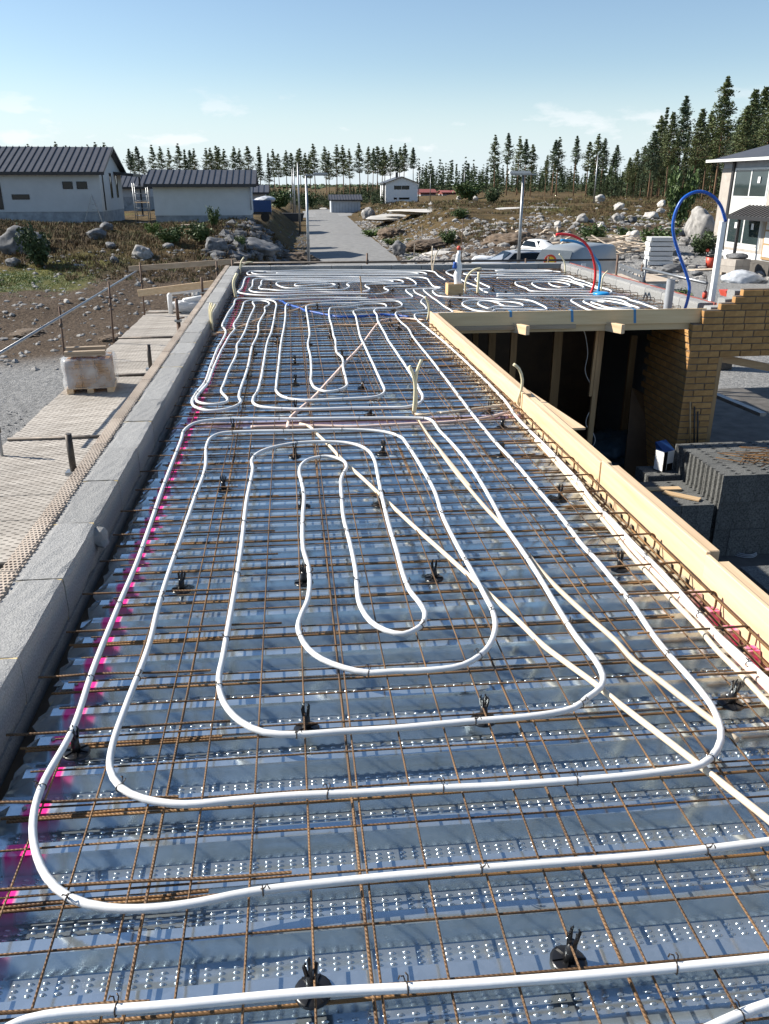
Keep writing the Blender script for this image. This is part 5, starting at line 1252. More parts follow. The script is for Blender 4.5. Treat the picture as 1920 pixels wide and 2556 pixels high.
upright('conduit_stub', 'cream conduit stub arching over beside the plywood box', px('R2', [(1210, 425)])[0], px('R2', [(1208, 320), (1235, 225), (1310, 155), (1395, 136)]), .016, 'cream')
upright('conduit_stub', 'straight cream conduit stub right of the plywood box', px('R2', [(1350, 432)])[0], px('R2', [(1358, 300), (1366, 180)]), .022, 'cream')
upright('conduit_stub', 'cream conduit stub splitting in two at the far wing corner', px('R3', [(790, 205)])[0], px('R3', [(785, 80), (760, 20)]) + [(1396, 634)], .014, 'cream')
upright('conduit_stub', 'thin dry stem of conduit behind the light blue pipe', px('R3', [(1205, 415)])[0], px('R3', [(1210, 300), (1230, 220), (1282, 165)]), .011, 'cream')
upright('red_pipe', 'bent red water pipe rising from the far wing', px('R3', [(1080, 440)])[0], px('R3', [(1112, 360), (1135, 240), (1130, 100)]) + px('Q3', [(600, 1100), (560, 1050), (500, 1018), (450, 1008), (400, 1010)]), .020, 'red_pipe', 'pipe')
upright('blue_pipe', 'bent light blue water pipe rising beside the red one', px('R3', [(1165, 430)])[0], px('R3', [(1188, 300), (1195, 200), (1185, 100)]) + px('Q3', [(625, 1140), (590, 1090), (545, 1062), (490, 1048), (428, 1044)]), .020, 'cyan_pipe', 'pipe')
b = P(*px('R3', [(1205, 448)])[0], 1.60)
tag(MB().lathe([(.13, 0), (.13, .035), (.10, .05), (.04, .055)], n=20).build('pipe_collar', MT['cyan_pipe'], None, (b.x, b.y, b.z)), 'light blue round collar at the foot of the water pipes', 'collar')
o = upright('blue_supply_pipe', 'thick dark blue pipe looping high into the white post', px('Q3', [(1158, 1465)])[0], px('Q3', [(1178, 1400), (1190, 1320), (1170, 1240), (1130, 1130), (1100, 1030), (1092, 950), (1110, 870), (1150, 800), (1210, 762), (1270, 757), (1330, 785), (1375, 840), (1405, 932)]), .021, 'blue_pipe', 'pipe')
BPY = P(*px('Q3', [(1158, 1465)])[0], 1.62).y
# grey drain stub
b = P(*px('Q6', [(655, 858)])[0], 1.62); t = PY(*px('Q6', [(688, 540)])[0], b.y)
g = MB().tube([(0, 0, 0), (0, 0, t.z - b.z)], .056, 20, cap=False); g.tube([(0, 0, 0), (0, 0, t.z - b.z)], .051, 20, cap=False)
g.lathe([(.0512, t.z-b.z-.0005), (.056, t.z-b.z)], n=20)
g.f = g.f[:-2]; g.sm = g.sm[:-2]
tag(g.build('drain_pipe', MT['grey_pipe'], None, b), 'upright grey plastic drain pipe at the front corner of the wing', 'pipe')
# plywood box round the water inlet
b0, b1 = P(*px('R2', [(1008, 450)])[0], 1.61), P(*px('R2', [(1186, 449)])[0], 1.61)
wd = b1.x - b0.x; hh = PY(*px('R2', [(1013, 320)])[0], b0.y).z - b0.z
bx_ = empty('plywood_box', (b0.x, b0.y, b0.z), 0, 'small open plywood box round a white wrapped pipe', 'box')
MB().box(0, wd, 0, .018, 0, hh).build('panel', MT['plybox'], bx_)
MB().box(0, wd, wd * .9, wd * .9 + .018, 0, hh).build('panel', MT['plybox'], bx_)
MB().box(0, .018, .019, wd * .9 - .001, 0, hh).build('panel', MT['plybox'], bx_)
MB().box(wd - .018, wd, .019, wd * .9 - .001, 0, hh).build('panel', MT['plybox'], bx_)
pw = empty('wrapped_pipe', (b0.x + wd * .72, b0.y + wd * .5, b0.z), 0, 'white plastic wrapped pipe with red cap standing in the box', 'pipe')
wr = []
for i in range(9):
    wr.append((.035 * math.sin(i * 1.7) * .3, .02 * math.cos(i * 2.1) * .3, hh * .4 + i * .074))
MB().tube(wr, [.062, .066, .058, .062, .052, .050, .044, .036, .022], 12).build('wrapping', MT['white'], pw)
MB().lathe([(.03, 0), (.034, .035), (.018, .06)], (0, 0, hh * .4 + .60), 10).build('cap', MT['red'], pw)
MB().tube([(.03, 0, hh), (.045, 0, hh + .5), (.05, 0, hh + .95)], .007, 6).build('rod', MT['rusty'], pw)
MB().lathe([(.03, 0), (.035, .03), (.02, .07), (.028, .1)], (-.06, -.02, hh + .22), 8).build('valve', MT['blue_net'], pw)

# ---------------------------------------------------------------- timber formwork along the right and front edges
form = empty('edge_formwork', (1.79, 6, 0), 0, 'pale pine edge formwork along the right of the deck', 'formwork')
segs = [(-.2, P(1751, 1390, 1.5).y), (P(1751, 1390, 1.5).y, P(1492, 1158, 1.5).y), (P(1492, 1158, 1.5).y, P(1330, 985, 1.5).y), (P(1330, 985, 1.5).y, YF0 + .02)]
for j, (ya, yb) in enumerate(segs):
    dz = (.0, .008, -.004, .004)[j]; dx = (.0, .006, .0, -.004)[j]
    bevel_mod(MB().box(1.742 + dx - 1.79, 1.762 + dx - 1.79, ya + .004 - 6, yb - .003 - 6, ZF - .22, ZW + .012 + dz).build('board', MT['timber_y'], form), .002)
    bevel_mod(MB().box(1.768 + dx - 1.79, 1.832 + dx - 1.79, ya + .05 - 6, yb - .04 - 6, ZW - .105, ZW - .006 + dz).build('rail', MT['timber_y'], form), .004)
# loose thin plank ends on the outside
o = MB().prism([(1.846, P(1310, 960, 1.52).y), (1.846, P(1445, 1068, 1.56).y), (1.99, P(1445, 1068, 1.56).y), (1.90, P(1310, 960, 1.52).y)], 'z', ZW - .075, ZW - .06).build('edge_plank', MT['timber_y'])
tag(o, 'thin plank end sticking out beside the right formwork', 'plank')
o = MB().prism([(1.846, P(1440, 1085, 1.5).y + .18), (1.94, P(1440, 1085, 1.5).y + .18), (1.93, 4.2), (1.846, 3.7)], 'z', ZW - .125, ZW - .108).build('edge_plank', MT['timber_y'])
tag(o, 'long narrow plank lying against the outside of the right formwork', 'plank')
fas = empty('front_fascia', (3.6, YF0 - .03, 0), 0, 'plywood fascia board across the front of the far wing', 'formwork')
MB().box(1.835 - 3.6, 5.37 - 3.6, -.02, .0, ZW - .175, ZW + .005).build('board', MT['ply'], fas)
MB().box(1.835 - 3.6, 5.36 - 3.6, .003, .02, ZF - .10, ZW - .01).build('backing_board', MT['ply'], fas)
MB().box(1.95 - 3.6, 3.62 - 3.6, -.062, -.024, ZW - .215, ZW - .165).build('lower_rail', MT['timber_old'], fas)
for j, q in enumerate([(165, 600, 172, 700), (868, 632, 895, 755), (1590, 640, 1622, 768)]):
    a = PY(*px('R3', [(q[0] - 14, q[1])])[0], YF0 - .052); c2 = PY(*px('R3', [(q[2] + 14, q[3])])[0], YF0 - .052)
    t = PY(*px('R3', [(q[0], q[1])])[0], YF0 - .052)
    m_ = MB(); w_ = .034; sl = c2.x - a.x - w_
    m_.add([(t.x - w_/2, 0, ZW + .007), (t.x + w_/2, 0, ZW + .007), (t.x + w_/2 + sl * .4, 0, c2.z), (t.x - w_/2 + sl * .4, 0, c2.z),
            (t.x - w_/2, .10, ZW + .008), (t.x + w_/2, .10, ZW + .008)], [(0, 1, 2, 3), (4, 5, 1, 0)])
    o = m_.build('blue_tape', MT['tape'], None, (0, YF0 - .0515, 0))
    sm = o.modifiers.new('thickness', 'SOLIDIFY'); sm.thickness = .0008
    tag(o, ('left', 'middle', 'right')[j] + ' strip of blue tape hanging over the plywood fascia', 'tape')
# ------------------------------------------------------------------ room below the wing, brickwork
FZ = CZ - 4.2
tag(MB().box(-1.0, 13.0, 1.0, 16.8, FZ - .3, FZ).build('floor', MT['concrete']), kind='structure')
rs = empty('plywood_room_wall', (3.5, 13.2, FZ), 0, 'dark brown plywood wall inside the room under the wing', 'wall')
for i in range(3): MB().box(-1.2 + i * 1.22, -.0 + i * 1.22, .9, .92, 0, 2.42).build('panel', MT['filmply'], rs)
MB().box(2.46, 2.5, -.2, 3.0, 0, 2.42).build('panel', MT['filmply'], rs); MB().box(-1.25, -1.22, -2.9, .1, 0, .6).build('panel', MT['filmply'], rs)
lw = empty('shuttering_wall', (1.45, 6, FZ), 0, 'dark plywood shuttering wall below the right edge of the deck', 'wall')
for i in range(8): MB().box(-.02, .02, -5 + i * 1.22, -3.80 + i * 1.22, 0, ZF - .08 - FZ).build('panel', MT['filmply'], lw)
# pale sheet seen at the back of the room
tag(MB().box(1.95, 2.75, 15.9, 15.95, FZ + .9, FZ + 2.1).build('back_window', MT['frame_white']), 'pale grey window sheet at the back of the dark room', 'window')
for i, (x, y, Y, wd, lab) in enumerate([(1188, 815, 13.0, .09, 'first timber stud from the left under the wing'), (1230, 815, 12.5, .11, 'second timber stud from the left under the wing'), (1284, 826, 11.6, .09, 'third timber stud from the left under the wing'), (1395, 820, 12.0, .13, 'wide dark timber stud in the middle under the wing'), (1583, 838, 12.2, .10, 'timber stud right of the slanting prop'), (1626, 855, 13.0, .10, 'rightmost timber stud under the wing')]):
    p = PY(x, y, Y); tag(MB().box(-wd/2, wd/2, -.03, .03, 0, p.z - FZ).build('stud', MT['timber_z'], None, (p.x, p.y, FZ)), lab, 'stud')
a = PY(1503, 816, 10.75); b_ = PY(1470, 1108, 10.65)
pr_ = empty('timber_prop', b_, 0, 'pale double timber prop standing at the front of the dark room', 'prop'); d_ = a - b_
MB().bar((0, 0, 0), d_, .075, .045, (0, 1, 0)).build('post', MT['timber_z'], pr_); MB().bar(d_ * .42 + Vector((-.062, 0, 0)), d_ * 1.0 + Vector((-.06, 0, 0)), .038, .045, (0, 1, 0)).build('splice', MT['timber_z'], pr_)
for i, (x, y) in enumerate([(1318, 825), (1556, 822)]):
    p = PY(x, y, 10.02)
    tag(bevel_mod(MB().box(-.03, .03, 0, 1.6, -.058, .058).build('joist', MT['timber_y'], None, (p.x, 10.02, p.z), (0, 0, R(24)))), ('left', 'right')[i] + ' joist end sticking out below the plywood fascia', 'joist')
cb = spline([PY(*q, 10.9) for q in [(1453, 812), (1462, 840), (1467, 885), (1461, 925), (1472, 955), (1488, 985), (1488, 1005), (1468, 1035), (1463, 1060), (1480, 1080), (1486, 1100), (1478, 1118)]], .03)
o = MB().tube([p - cb[0] for p in cb], .006, 6).build('cable', MT['white'], None, cb[0]); tag(o, 'thin white cable hanging down in the dark room', 'cable')
pts = [PY(1577, 968, 11.4), PY(1662, 1008, 11.4)]
m = MB(); a, c_ = pts; m.add([(a.x, 11.4, a.z), (c_.x, 11.4, c_.z), (c_.x + .1, 10.85, FZ), (a.x - .2, 10.85, FZ), (a.x, 11.42, a.z + .005), (c_.x, 11.42, c_.z + .005), (c_.x + .1, 10.87, FZ), (a.x - .2, 10.87, FZ)], [(0, 1, 2, 3), (7, 6, 5, 4), (0, 4, 5, 1), (1, 5, 6, 2), (2, 6, 7, 3), (3, 7, 4, 0)])
tag(m.build('plywood_sheet', MT['filmply']), 'brown plywood sheet leaning beside the brick pier', 'plywood')
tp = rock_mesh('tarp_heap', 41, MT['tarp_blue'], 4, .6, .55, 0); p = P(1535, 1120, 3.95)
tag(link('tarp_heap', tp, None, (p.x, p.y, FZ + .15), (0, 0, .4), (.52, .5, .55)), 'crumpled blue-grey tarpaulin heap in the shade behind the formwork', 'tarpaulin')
# white and black carton
p = P(1655, 1170, 3.49)
bx2 = empty('carton', (p.x, p.y, CZ - 3.49), R(25), 'small white and black carton standing left of the block pile', 'carton')
MB().box(-.10, .10, -.07, .07, 0, .26).build('body', MT['white'], bx2); MB().box(-.101, -.03, -.072, -.0705, 0, .26).build('black_side', MT['black'], bx2); MB().box(-.02, .09, -.0725, -.0705, .0, .09).build('black_print', MT['black'], bx2)
MB().prism([(-.07, .262), (.07, .262), (.10, .36), (.095, .362)], 'x', -.10, .10).build('open_flap', MT['container'], bx2)

# leca blocks piled on pallets
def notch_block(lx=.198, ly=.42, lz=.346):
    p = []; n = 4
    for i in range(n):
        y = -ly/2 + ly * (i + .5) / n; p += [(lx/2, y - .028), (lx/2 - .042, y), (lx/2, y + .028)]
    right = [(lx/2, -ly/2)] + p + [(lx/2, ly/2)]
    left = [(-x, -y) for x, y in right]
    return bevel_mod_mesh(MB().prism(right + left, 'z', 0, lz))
def bevel_mod_mesh(m_): return m_.mesh('leca_block', MT['leca_shade'])
nb = notch_block()
A = P(1806, 1187, 3.15)
rp = random.Random(2)
def pile(x0, y0, nx_, ny_, nz_, z0, label, group):
    for k_ in range(nz_):
        for i in range(nx_):
            for j in range(ny_):
                if 0 < i < nx_ - 1 and 0 < j < ny_ - 1 and k_ < nz_ - 1: continue
                o = link('leca_block', nb, None, (x0 + .1 + i * .2 + rp.uniform(-.004, .004), y0 + .21 + j * .424 + rp.uniform(-.006, .006), z0 + k_ * .35))
                tag(o, label[0] if k_ == nz_ - 1 else label[1], 'block', group[0] if k_ == nz_ - 1 else group[1])
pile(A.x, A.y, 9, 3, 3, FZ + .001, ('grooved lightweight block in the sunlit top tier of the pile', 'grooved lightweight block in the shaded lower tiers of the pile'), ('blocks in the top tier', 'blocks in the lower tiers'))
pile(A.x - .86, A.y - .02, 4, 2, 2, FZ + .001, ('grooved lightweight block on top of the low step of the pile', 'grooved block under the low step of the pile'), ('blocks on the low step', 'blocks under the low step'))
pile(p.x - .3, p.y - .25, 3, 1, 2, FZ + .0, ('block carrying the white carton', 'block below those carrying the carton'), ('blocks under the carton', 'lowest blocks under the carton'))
for i in range(2):
    o = bevel_mod(MB().box(-.22, .22, -.05, .05, 0, .022).build('scrap_board', MT['timber_x'], None, (A.x - .46 + .12 * i, A.y + .52 - .26 * i, FZ + .702), (0, 0, -.05 - .7 * i)), .002)
    tag(o, ('wide', 'narrow')[i] + ' scrap of pine board on the low step of blocks', 'board')
for i in range(26):
    x, y = A.x + .72 + rp.gauss(0, .17), A.y + .48 + rp.gauss(0, .12); a = rp.choice((.5, -.6)) + rp.gauss(0, .25); l = rp.uniform(.14, .28)
    o = bar('wall_tie', (x - l * math.cos(a), y - l * math.sin(a), FZ + 1.062 + i * .003), (x + l * math.cos(a), y + l * math.sin(a), FZ + 1.065 + i * .004), .0055, None, unit_o)
    tag(o, 'orange rusty steel rod in the loose heap on the block pile', 'steel rod', 'rods heaped on the block pile')
# coil of grey cable on the floor
cp = P(1850, 1375, 4.19); m = MB()
for j in range(3): m.tube([(math.cos(t) * (.17 - .012 * j) + .01 * j, math.sin(t) * (.20 - .015 * j), .012 + .012 * j) for t in [k_ * 2 * math.pi / 28 for k_ in range(29)]], .006, 6)
tag(m.build('cable_coil', MT['grey_pipe'], None, (cp.x, cp.y, FZ)), 'loose coil of grey cable on the concrete floor', 'cable')
cp = P(1925, 1500, 3.9); tag(bevel_mod(rough_obj := MB().box(-.15, .35, -.4, .4, 0, .5).build('foam_block', MT['leca_shade'], None, (cp.x, cp.y, FZ))), 'dark block standing on the floor at the right edge', 'block')

# yellow brick wall with stepped top
BYF = 10.16; cw, chh = .285, .0865
q = lambda x, y: PY(x, y, BYF)
bx0 = q(1728, 830).x; bz0 = q(1800, 804).z          # top of the course level with the fascia foot
def brick_mesh(l): return MB().box(0, l, 0, .085, 0, .0735).mesh('brick', MT['brickface'])
bm_full, bm_half, bm_tq = brick_mesh(.272), brick_mesh(.129), brick_mesh(.20)
for me_ in (bm_full, bm_half, bm_tq):
    b_ = bmesh.new(); b_.from_mesh(me_); bmesh.ops.bevel(b_, geom=b_.edges[:], offset=.004, segments=1, affect='EDGES'); b_.to_mesh(me_); b_.free()
bw = empty('brick_wall', (bx0, BYF, FZ), 0, 'ochre yellow brick wall with stepped top and an opening at the right', 'brick wall')
lint = q(1850, 882).z; opx = q(1796, 890).x
nlow = int((bz0 - FZ) / chh)
cut = [q(1757, 775).x, q(1802, 753).x, q(1838, 734).x, q(1858, 717).x]
ztop0 = q(1757, 775).z
k_top = round((ztop0 - FZ) / chh)
zofs = ztop0 - k_top * chh - FZ
xend = bx0 + 3.6
mort = MB()
for k_ in range(1, k_top + 4):
    zc = zofs + (k_ - 1) * chh
    xs0 = bx0 if k_ < k_top - 1 else (q(1757, 790).x - .0 if k_ <= k_top else cut[k_ - k_top])
    x = xs0 - (.1435 if (k_ % 2 and k_ < k_top - 1) else 0); xe = xend
    z_abs = FZ + zc
    if z_abs + chh < lint + .02: xe = opx
    mort.box(xs0 - bx0 + .004, xe - bx0 - .004, .012, .083, zc, zc + chh - .0005)
    while x < xe - .02:
        l = .272; xa = x
        if xa < xs0: l -= (xs0 - xa); xa = xs0
        if xa + l > xe and xe == opx: l = xe - xa
        if l > .05:
            o = link('brick', bm_full if l > .15 else bm_half, bw, (xa - bx0 + .0, rp.uniform(-.004, .004), zc + .0005))
            o.scale = (l / (.272 if l > .15 else .129), 1, 1)
        x += cw
    # the return face into the room
    if k_ < k_top - 1:
        for j in range(4):
            yo = .09 + j * cw + (.1435 if k_ % 2 else 0)
            if k_ % 2 and j == 0: link('brick', bm_half, bw, (.0855, .09, zc + .0005), (0, 0, math.pi/2))
            o = link('brick', bm_full, bw, (.0855, yo, zc + .0005), (0, 0, math.pi/2)); 
mort.build('mortar', MT['mortar'], bw); MB().box(.012, .082, .086, 1.3, 0, (k_top - 2) * chh + zofs).build('mortar', MT['mortar'], bw)
# inner leaf of grey blocks behind the steps
for i, (x, y) in enumerate([(1790, 768), (1826, 748), (1850, 727)]):
    p = PY(x, y, BYF + .18)
    tag(link('leca_block', bv2[i % 2], None, (p.x + .22, BYF + .29, p.z - .09), (0, 0, math.pi/2)), ('lowest', 'middle', 'highest')[i] + ' pale grey block stepping up behind the yellow bricks', 'block')
# opening frame and things seen through it
of = empty('opening_frame', (opx, BYF, FZ), 0, 'rough timber frame in the opening of the brick wall', 'frame')
MB().box(.002, .06, .02, .16, 0, lint - FZ - .01).build('jamb', MT['timber_z'], of)
MB().box(1.05, 1.13, .02, .16, 0, lint - FZ - .01).build('jamb', MT['timber_z'], of)
a = PY(1795, 893, BYF + .4); c_ = PY(1925, 918, BYF + .3)
tag(MB().bar(a, c_, .05, .10).build('brace_board', MT['timber_x']), 'orange pine brace across the brick opening', 'brace')
a, c_ = PY(1784, 985, 13.5), PY(1905, 1035, 12.2)
tag(MB().bar(a, c_, .12, .06).build('steel_plank', MT['galv']), 'grey steel plank seen low through the brick opening', 'plank')
for i in range(3):
    c_ = PY(1815 + i * 38, 1085, 10.9)
    tag(bevel_mod(MB().box(-.16, .16, -.1, .1, 0, .16).build('parcel', MT[('leca_shade', 'brickface', 'board')[i]], None, (c_.x, 10.9 + .1 * i, FZ))), ('grey', 'ochre', 'brownish')[i] + ' parcel lying in the shade below the brick opening', 'parcel')
for i, (x, lab, mt) in enumerate([(1722, 'thin pale broom handle leaning on the brick pier', 'timber_z'), (1733, 'left dark tool handle leaning on the brick pier', 'darksteel'), (1741, 'right dark tool handle leaning on the brick pier', 'darksteel')]):
    p0, p1 = PY(x, 1110, BYF - .12), PY(x + 1, 1003 + i * 12, BYF - .03)
    tag(MB().tube([Vector((0, 0, 0)), p1 - p0], .012, 7).build('tool_handle', MT[mt], None, p0), lab, 'handle')
# white post
p = PY(1776, 752, BPY + .05); t = PY(1809, 552, BPY + .05)
wp = MB().box(-.034, .034, -.034, .034, 0, t.z - p.z); o = bevel_mod(wp.build('white_post', MT['white'], None, (p.x, p.y, p.z)), .006); tag(o, 'tall white square post taking the blue pipe at its top', 'post')

# ------------------------------------------------------------------ scaffolding on the left
PH = 2.62; PZ = CZ - PH
plat = empty('scaffold_platform', (-2.05, 8, PZ), 0, 'long tan slotted steel scaffold platform below the left wall', 'platform')
pm = MB()
nr = 8
for i in range(nr):
    y0 = i * .0375; pm.prism([(y0, 0), (y0 + .012, .004), (y0 + .026, .004), (y0 + .0365, 0), (y0 + .0365, -.004), (y0, -.004)], 'x', -1.10, .84)
pm_me = pm.mesh('plank', MT['platform'])
rq = random.Random(6); y = 3.6; i = 0
while y < 19.0:
    link('plank', pm_me, plat, (rq.uniform(-.012, .012), y - 8, rq.uniform(-.005, .005)))
    y += .3025; i += 1
for yb in (5.7, 9.0, 12.2, 15.4, 18.6):
    MB().tube([(-1.1, yb - 8, .015), (.8, yb - 8, .015)], .024, 8).build('ledger', MT['darksteel'], plat)
for xb in (-1.08, .80): MB().tube([(xb, -4.4, -.05), (xb, 11.0, -.05)], .024, 8).build('runner', MT['galv'], plat)
# punched plank with toothed edge along the wall top
pk = empty('punched_plank', (WX0 - .041, 8, ZW + .004), 0, 'narrow punched steel plank laid along the outer edge of the left wall', 'plank')
tm = MB(); tm.box(-.036, .034, 0, .598, -.003, 0)
tm_me = tm.mesh('plank_sheet', MT['perf_plank'])
tth = MB()
for i in range(16): tth.prism([(.034, i * .0374), (.047, i * .0374 + .006), (.047, i * .0374 + .02), (.034, i * .0374 + .026)], 'z', -.0035, -.0005)
tth_me = tth.mesh('toothed_edge', MT['perf_plank'])
MB().box(-.034, .033, -6.0, 8.9, -.05, -.045).build('backing', MT['trim'], pk)
y = 2.0
while y < 16.6:
    link('plank_sheet', tm_me, pk, (0, y - 8, rq.uniform(-.001, .002))); link('toothed_edge', tth_me, pk, (0, y - 8, 0)); y += .604
# jack posts between platform and wall
for i, (x, yt, yb, mt) in enumerate([(170, 1083, 1192, 'darksteel'), (370, 860, 925, 'darksteel'), (440, 745, 820, 'rusty'), (503, 692, 735, 'rusty')]):
    Yp = P(x + (5 if i < 2 else 0), yb, 1.95).y; b_ = PY(x + 6, yb, Yp); t = PY(x, yt, Yp)
    o = empty('scaffold_post', (t.x, Yp, PZ), 0, ('nearest dark jack post', 'second dark jack post', 'rusty jack post nearer the pallet end', 'rusty jack post holding the orange board')[i] + ' beside the left wall', 'post')
    hz_ = t.z - PZ
    MB().tube([(0, 0, 0), (0, 0, hz_ * .72)], .030, 10).build('sleeve', MT[mt], o); MB().tube([(0, 0, hz_ * .7), (0, 0, hz_)], .023, 10).build('inner_tube', MT[mt], o)
    MB().box(-.05, .05, -.04, .04, hz_ * .70, hz_ * .725).build('collar', MT['galv'], o); MB().bar((0, 0, hz_ * .74), (.09, .03, hz_ * .75), .02, .02).build('pin', MT[mt], o)
# guard rail posts on the outer edge, rails and boards
gp = [(3, 1138, 1040, 'galv', 'first guard rail post at the left picture edge'), (160, 893, 765, 'rusty', 'rusty guard rail post behind the wrapped pallet'), (283, 857, 703, 'rusty', 'brown guard rail post with thin tip'), (361, 787, 655, 'rusty', 'farthest rusty guard rail post on the platform')]
gpos = []
for i, (x, yb, yt, mt, lab) in enumerate(gp):
    g = P(x, yb, PH); t = PY(x - 12, yt, g.y); gpos.append(g)
    o = empty('guard_post', (g.x, g.y, PZ), 0, lab, 'post')
    MB().tube([(0, 0, -.3), (t.x - g.x, 0, t.z - PZ)], .017, 8).build('tube', MT[mt], o); MB().lathe([(.03, 0), (.03, .06)], ((t.x - g.x) * .6, 0, (t.z - PZ) * .6), 8).build('clamp', MT['darksteel'], o)
rl = [PY(-60, 918, 9.0), PY(140, 797, 12.8), PY(262, 727, 15.3), PY(341, 677, 18.2)]
rl = [rl[0], rl[3]]
o = MB().tube([p_ - rl[0] for p_ in rl], .018, 9).build('guard_rail', MT['galv'], None, rl[0]); tag(o, 'long sloping galvanised guard rail tube at the left', 'rail')
a, c_ = PY(322, 671, 18.4), PY(590, 652, 18.0)
tag(bevel_mod(MB().bar(a, c_, .03, .11).build('guard_board', MT['timber_old'])), 'weathered guard board between the far left posts', 'board')
a, c_ = PY(345, 732, 18.3), PY(535, 708, 17.7)
tag(bevel_mod(MB().bar(a, c_, .03, .14).build('guard_board', MT['timber_x'])), 'orange pine toe board at the far end of the platform', 'board')
# far rail beyond the end wall
a, c_ = PY(585, 657, 17.6), PY(1560, 648, 17.6)
tag(MB().tube([Vector((0, 0, 0)), c_ - a], .022, 8).build('guard_rail', MT['darksteel'], None, a), 'long dark guard rail beyond the far wall', 'rail')
for i, (x, yt, lab) in enumerate([(917, 632, 'rusty rail post in front of the road'), (1366, 640, 'rail post behind the traffic sign'), (582, 648, 'rail post at the far left corner'), (543, 652, 'grey rail post left of the far corner'), (1310, 645, 'thin rail post behind the car')]):
    p = PY(x, 690, 17.55); t = PY(x, yt, 17.55)
    o = empty('guard_post', (p.x, 17.55, p.z), 0, lab, 'post')
    MB().tube([(0, 0, -.4), (0, 0, t.z - p.z)], .020, 8).build('tube', MT['rusty'], o); MB().lathe([(.032, 0), (.032, .07)], (0, 0, t.z - p.z - .2), 8).build('clamp', MT['darksteel'], o)

# pallet of bricks under clear film
g = P(205, 985, PH); gr = P(252, 976, PH)
pl = empty('brick_pallet', (P(222, 982, PH).x, P(222, 982, PH).y + .27, PZ + .006), R(6), 'pallet of yellow bricks under clear film on the platform', 'pallet'); pl.scale = (.68, .68, .68)
W2 = .44
for i in range(3): MB().box(-W2 + i * .38, -W2 + i * .38 + .12, -.42, .42, 0, .09).build('bearer', MT['timber_y'], pl)
for i in range(5): MB().box(-W2, W2, -.42 + i * .18, -.42 + i * .18 + .12, .092, .112).build('deck_board', MT['timber_x'], pl)
bk = bm_full
for k_ in range(7):
    for i in range(3):
        for side in (-1, 1):
            o = link('brick', bk, pl, (-.415 + i * .278, -.40 if side < 0 else .315, .115 + k_ * .0765))
    for j in range(2):
        for xx in (-.33, .415): link('brick', bk, pl, (xx, -.30 + j * .30, .115 + k_ * .0765), (0, 0, math.pi/2))
fm_ = MB(); n = 28; rr_ = random.Random(9)
ring = [(math.copysign(abs(math.cos(t)) ** .35, math.cos(t)) * .50, math.copysign(abs(math.sin(t)) ** .35, math.sin(t)) * .48) for t in [i * 2 * math.pi / n for i in range(n)]]
lv = [(.10, 1.0), (.22, 1.02), (.36, 1.0), (.50, 1.04), (.62, 1.02), (.68, .96), (.70, .6), (.705, .05)]
for (z, s_) in lv:
    for (x, y) in ring:
        jx = 1 + .05 * noise.noise(Vector((x * 6, y * 6, z * 7))); fm_.v.append((x * s_ * jx, y * s_ * jx, z + .025 * noise.noise(Vector((x * 5, y * 5, 3)))))
for l in range(len(lv) - 1):
    for i in range(n): fm_.f.append((l*n+i, l*n+(i+1) % n, (l+1)*n+(i+1) % n, (l+1)*n+i)); fm_.sm.append(True)
fm_.build('film_cover', MT['film'], pl)
for i in range(2):
    for j in range(2): MB().box(-.40 - .03 * i, .36 - .03 * i, -.38 + i * .48, -.26 + i * .48, .725 + j * .05, .77 + j * .05).build('top_board', MT['timber_old'], pl)
# white wrapped window unit at the end of the platform
g = P(445, 783, PH)
wu = empty('wrapped_unit', (g.x, g.y, PZ - .02), R(8), 'white film wrapped window frame lying at the end of the platform', 'parcel')
MB().tube([(-.15, 0, 0), (-.15, 0, .42), (-.10, 0, .48), (.75, 0, .55)], .055, 10).build('frame', MT['wrap'], wu); MB().tube([(.12, .1, 0), (.16, .1, .28), (.8, .1, .36)], .06, 10).build('frame', MT['wrap'], wu)
link('crumpled_film', rock_mesh('crumpled_film', 51, MT['wrap'], 3, .5, .5, 3), wu, (.22, .1, .16), None, (.36, .16, .3))

# ------------------------------------------------------------------ scaffold, ladder and clutter right of the wing
for i, (x, yt, yb, mt, lab) in enumerate([(1543, 636, 712, 'rusty', 'rusty scaffold post left of the ladder'), (1604, 660, 730, 'rusty', 'rusty scaffold post right of the ladder'), (1614, 646, 730, 'galv', 'grey scaffold post right of the ladder')]):
    X_ = 6.35 + .05 * i; t = PX(x, yt, X_); o = empty('scaffold_post', (t.x, t.y, T(t.x, t.y)), 0, lab, 'post')
    MB().tube([(0, 0, 0), (0, 0, t.z - o.location.z)], .024, 8).build('tube', MT[mt], o); MB().lathe([(.036, 0), (.036, .07)], (0, 0, t.z - o.location.z - .45), 8).build('clamp', MT['darksteel'], o)
a, c_ = PX(1546, 662, 6.3), PX(1606, 684, 6.3); a2, c2 = PX(1546, 676, 6.3), PX(1606, 700, 6.3)
ld = empty('ladder', a, 0, 'aluminium ladder fixed sideways as a rail right of the wing', 'ladder')
MB().bar(Vector((0, 0, 0)), c_ - a, .03, .06).build('rail', MT['galv'], ld); MB().bar(a2 - a, c2 - a, .03, .06).build('rail', MT['galv'], ld)
for i in range(6): f = i / 5.5 + .04; MB().tube([(c_ - a) * f, (a2 - a).lerp(c2 - a, f)], .014, 6).build('rung', MT['galv'], ld)
a, c_ = PX(1606, 670, 6.3), PX(1765, 707, 6.3)
tag(MB().tube([Vector((0, 0, 0)), c_ - a], .024, 8).build('guard_rail', MT['galv'], None, a), 'galvanised guard rail right of the wing behind the drain pipe', 'rail')
tb_ = empty('work_table', PX(1575, 708, 7.4), 0, 'rough timber work table right of the wing', 'table'); tb_.location.z = 0
hz_ = PX(1575, 692, 7.4).z
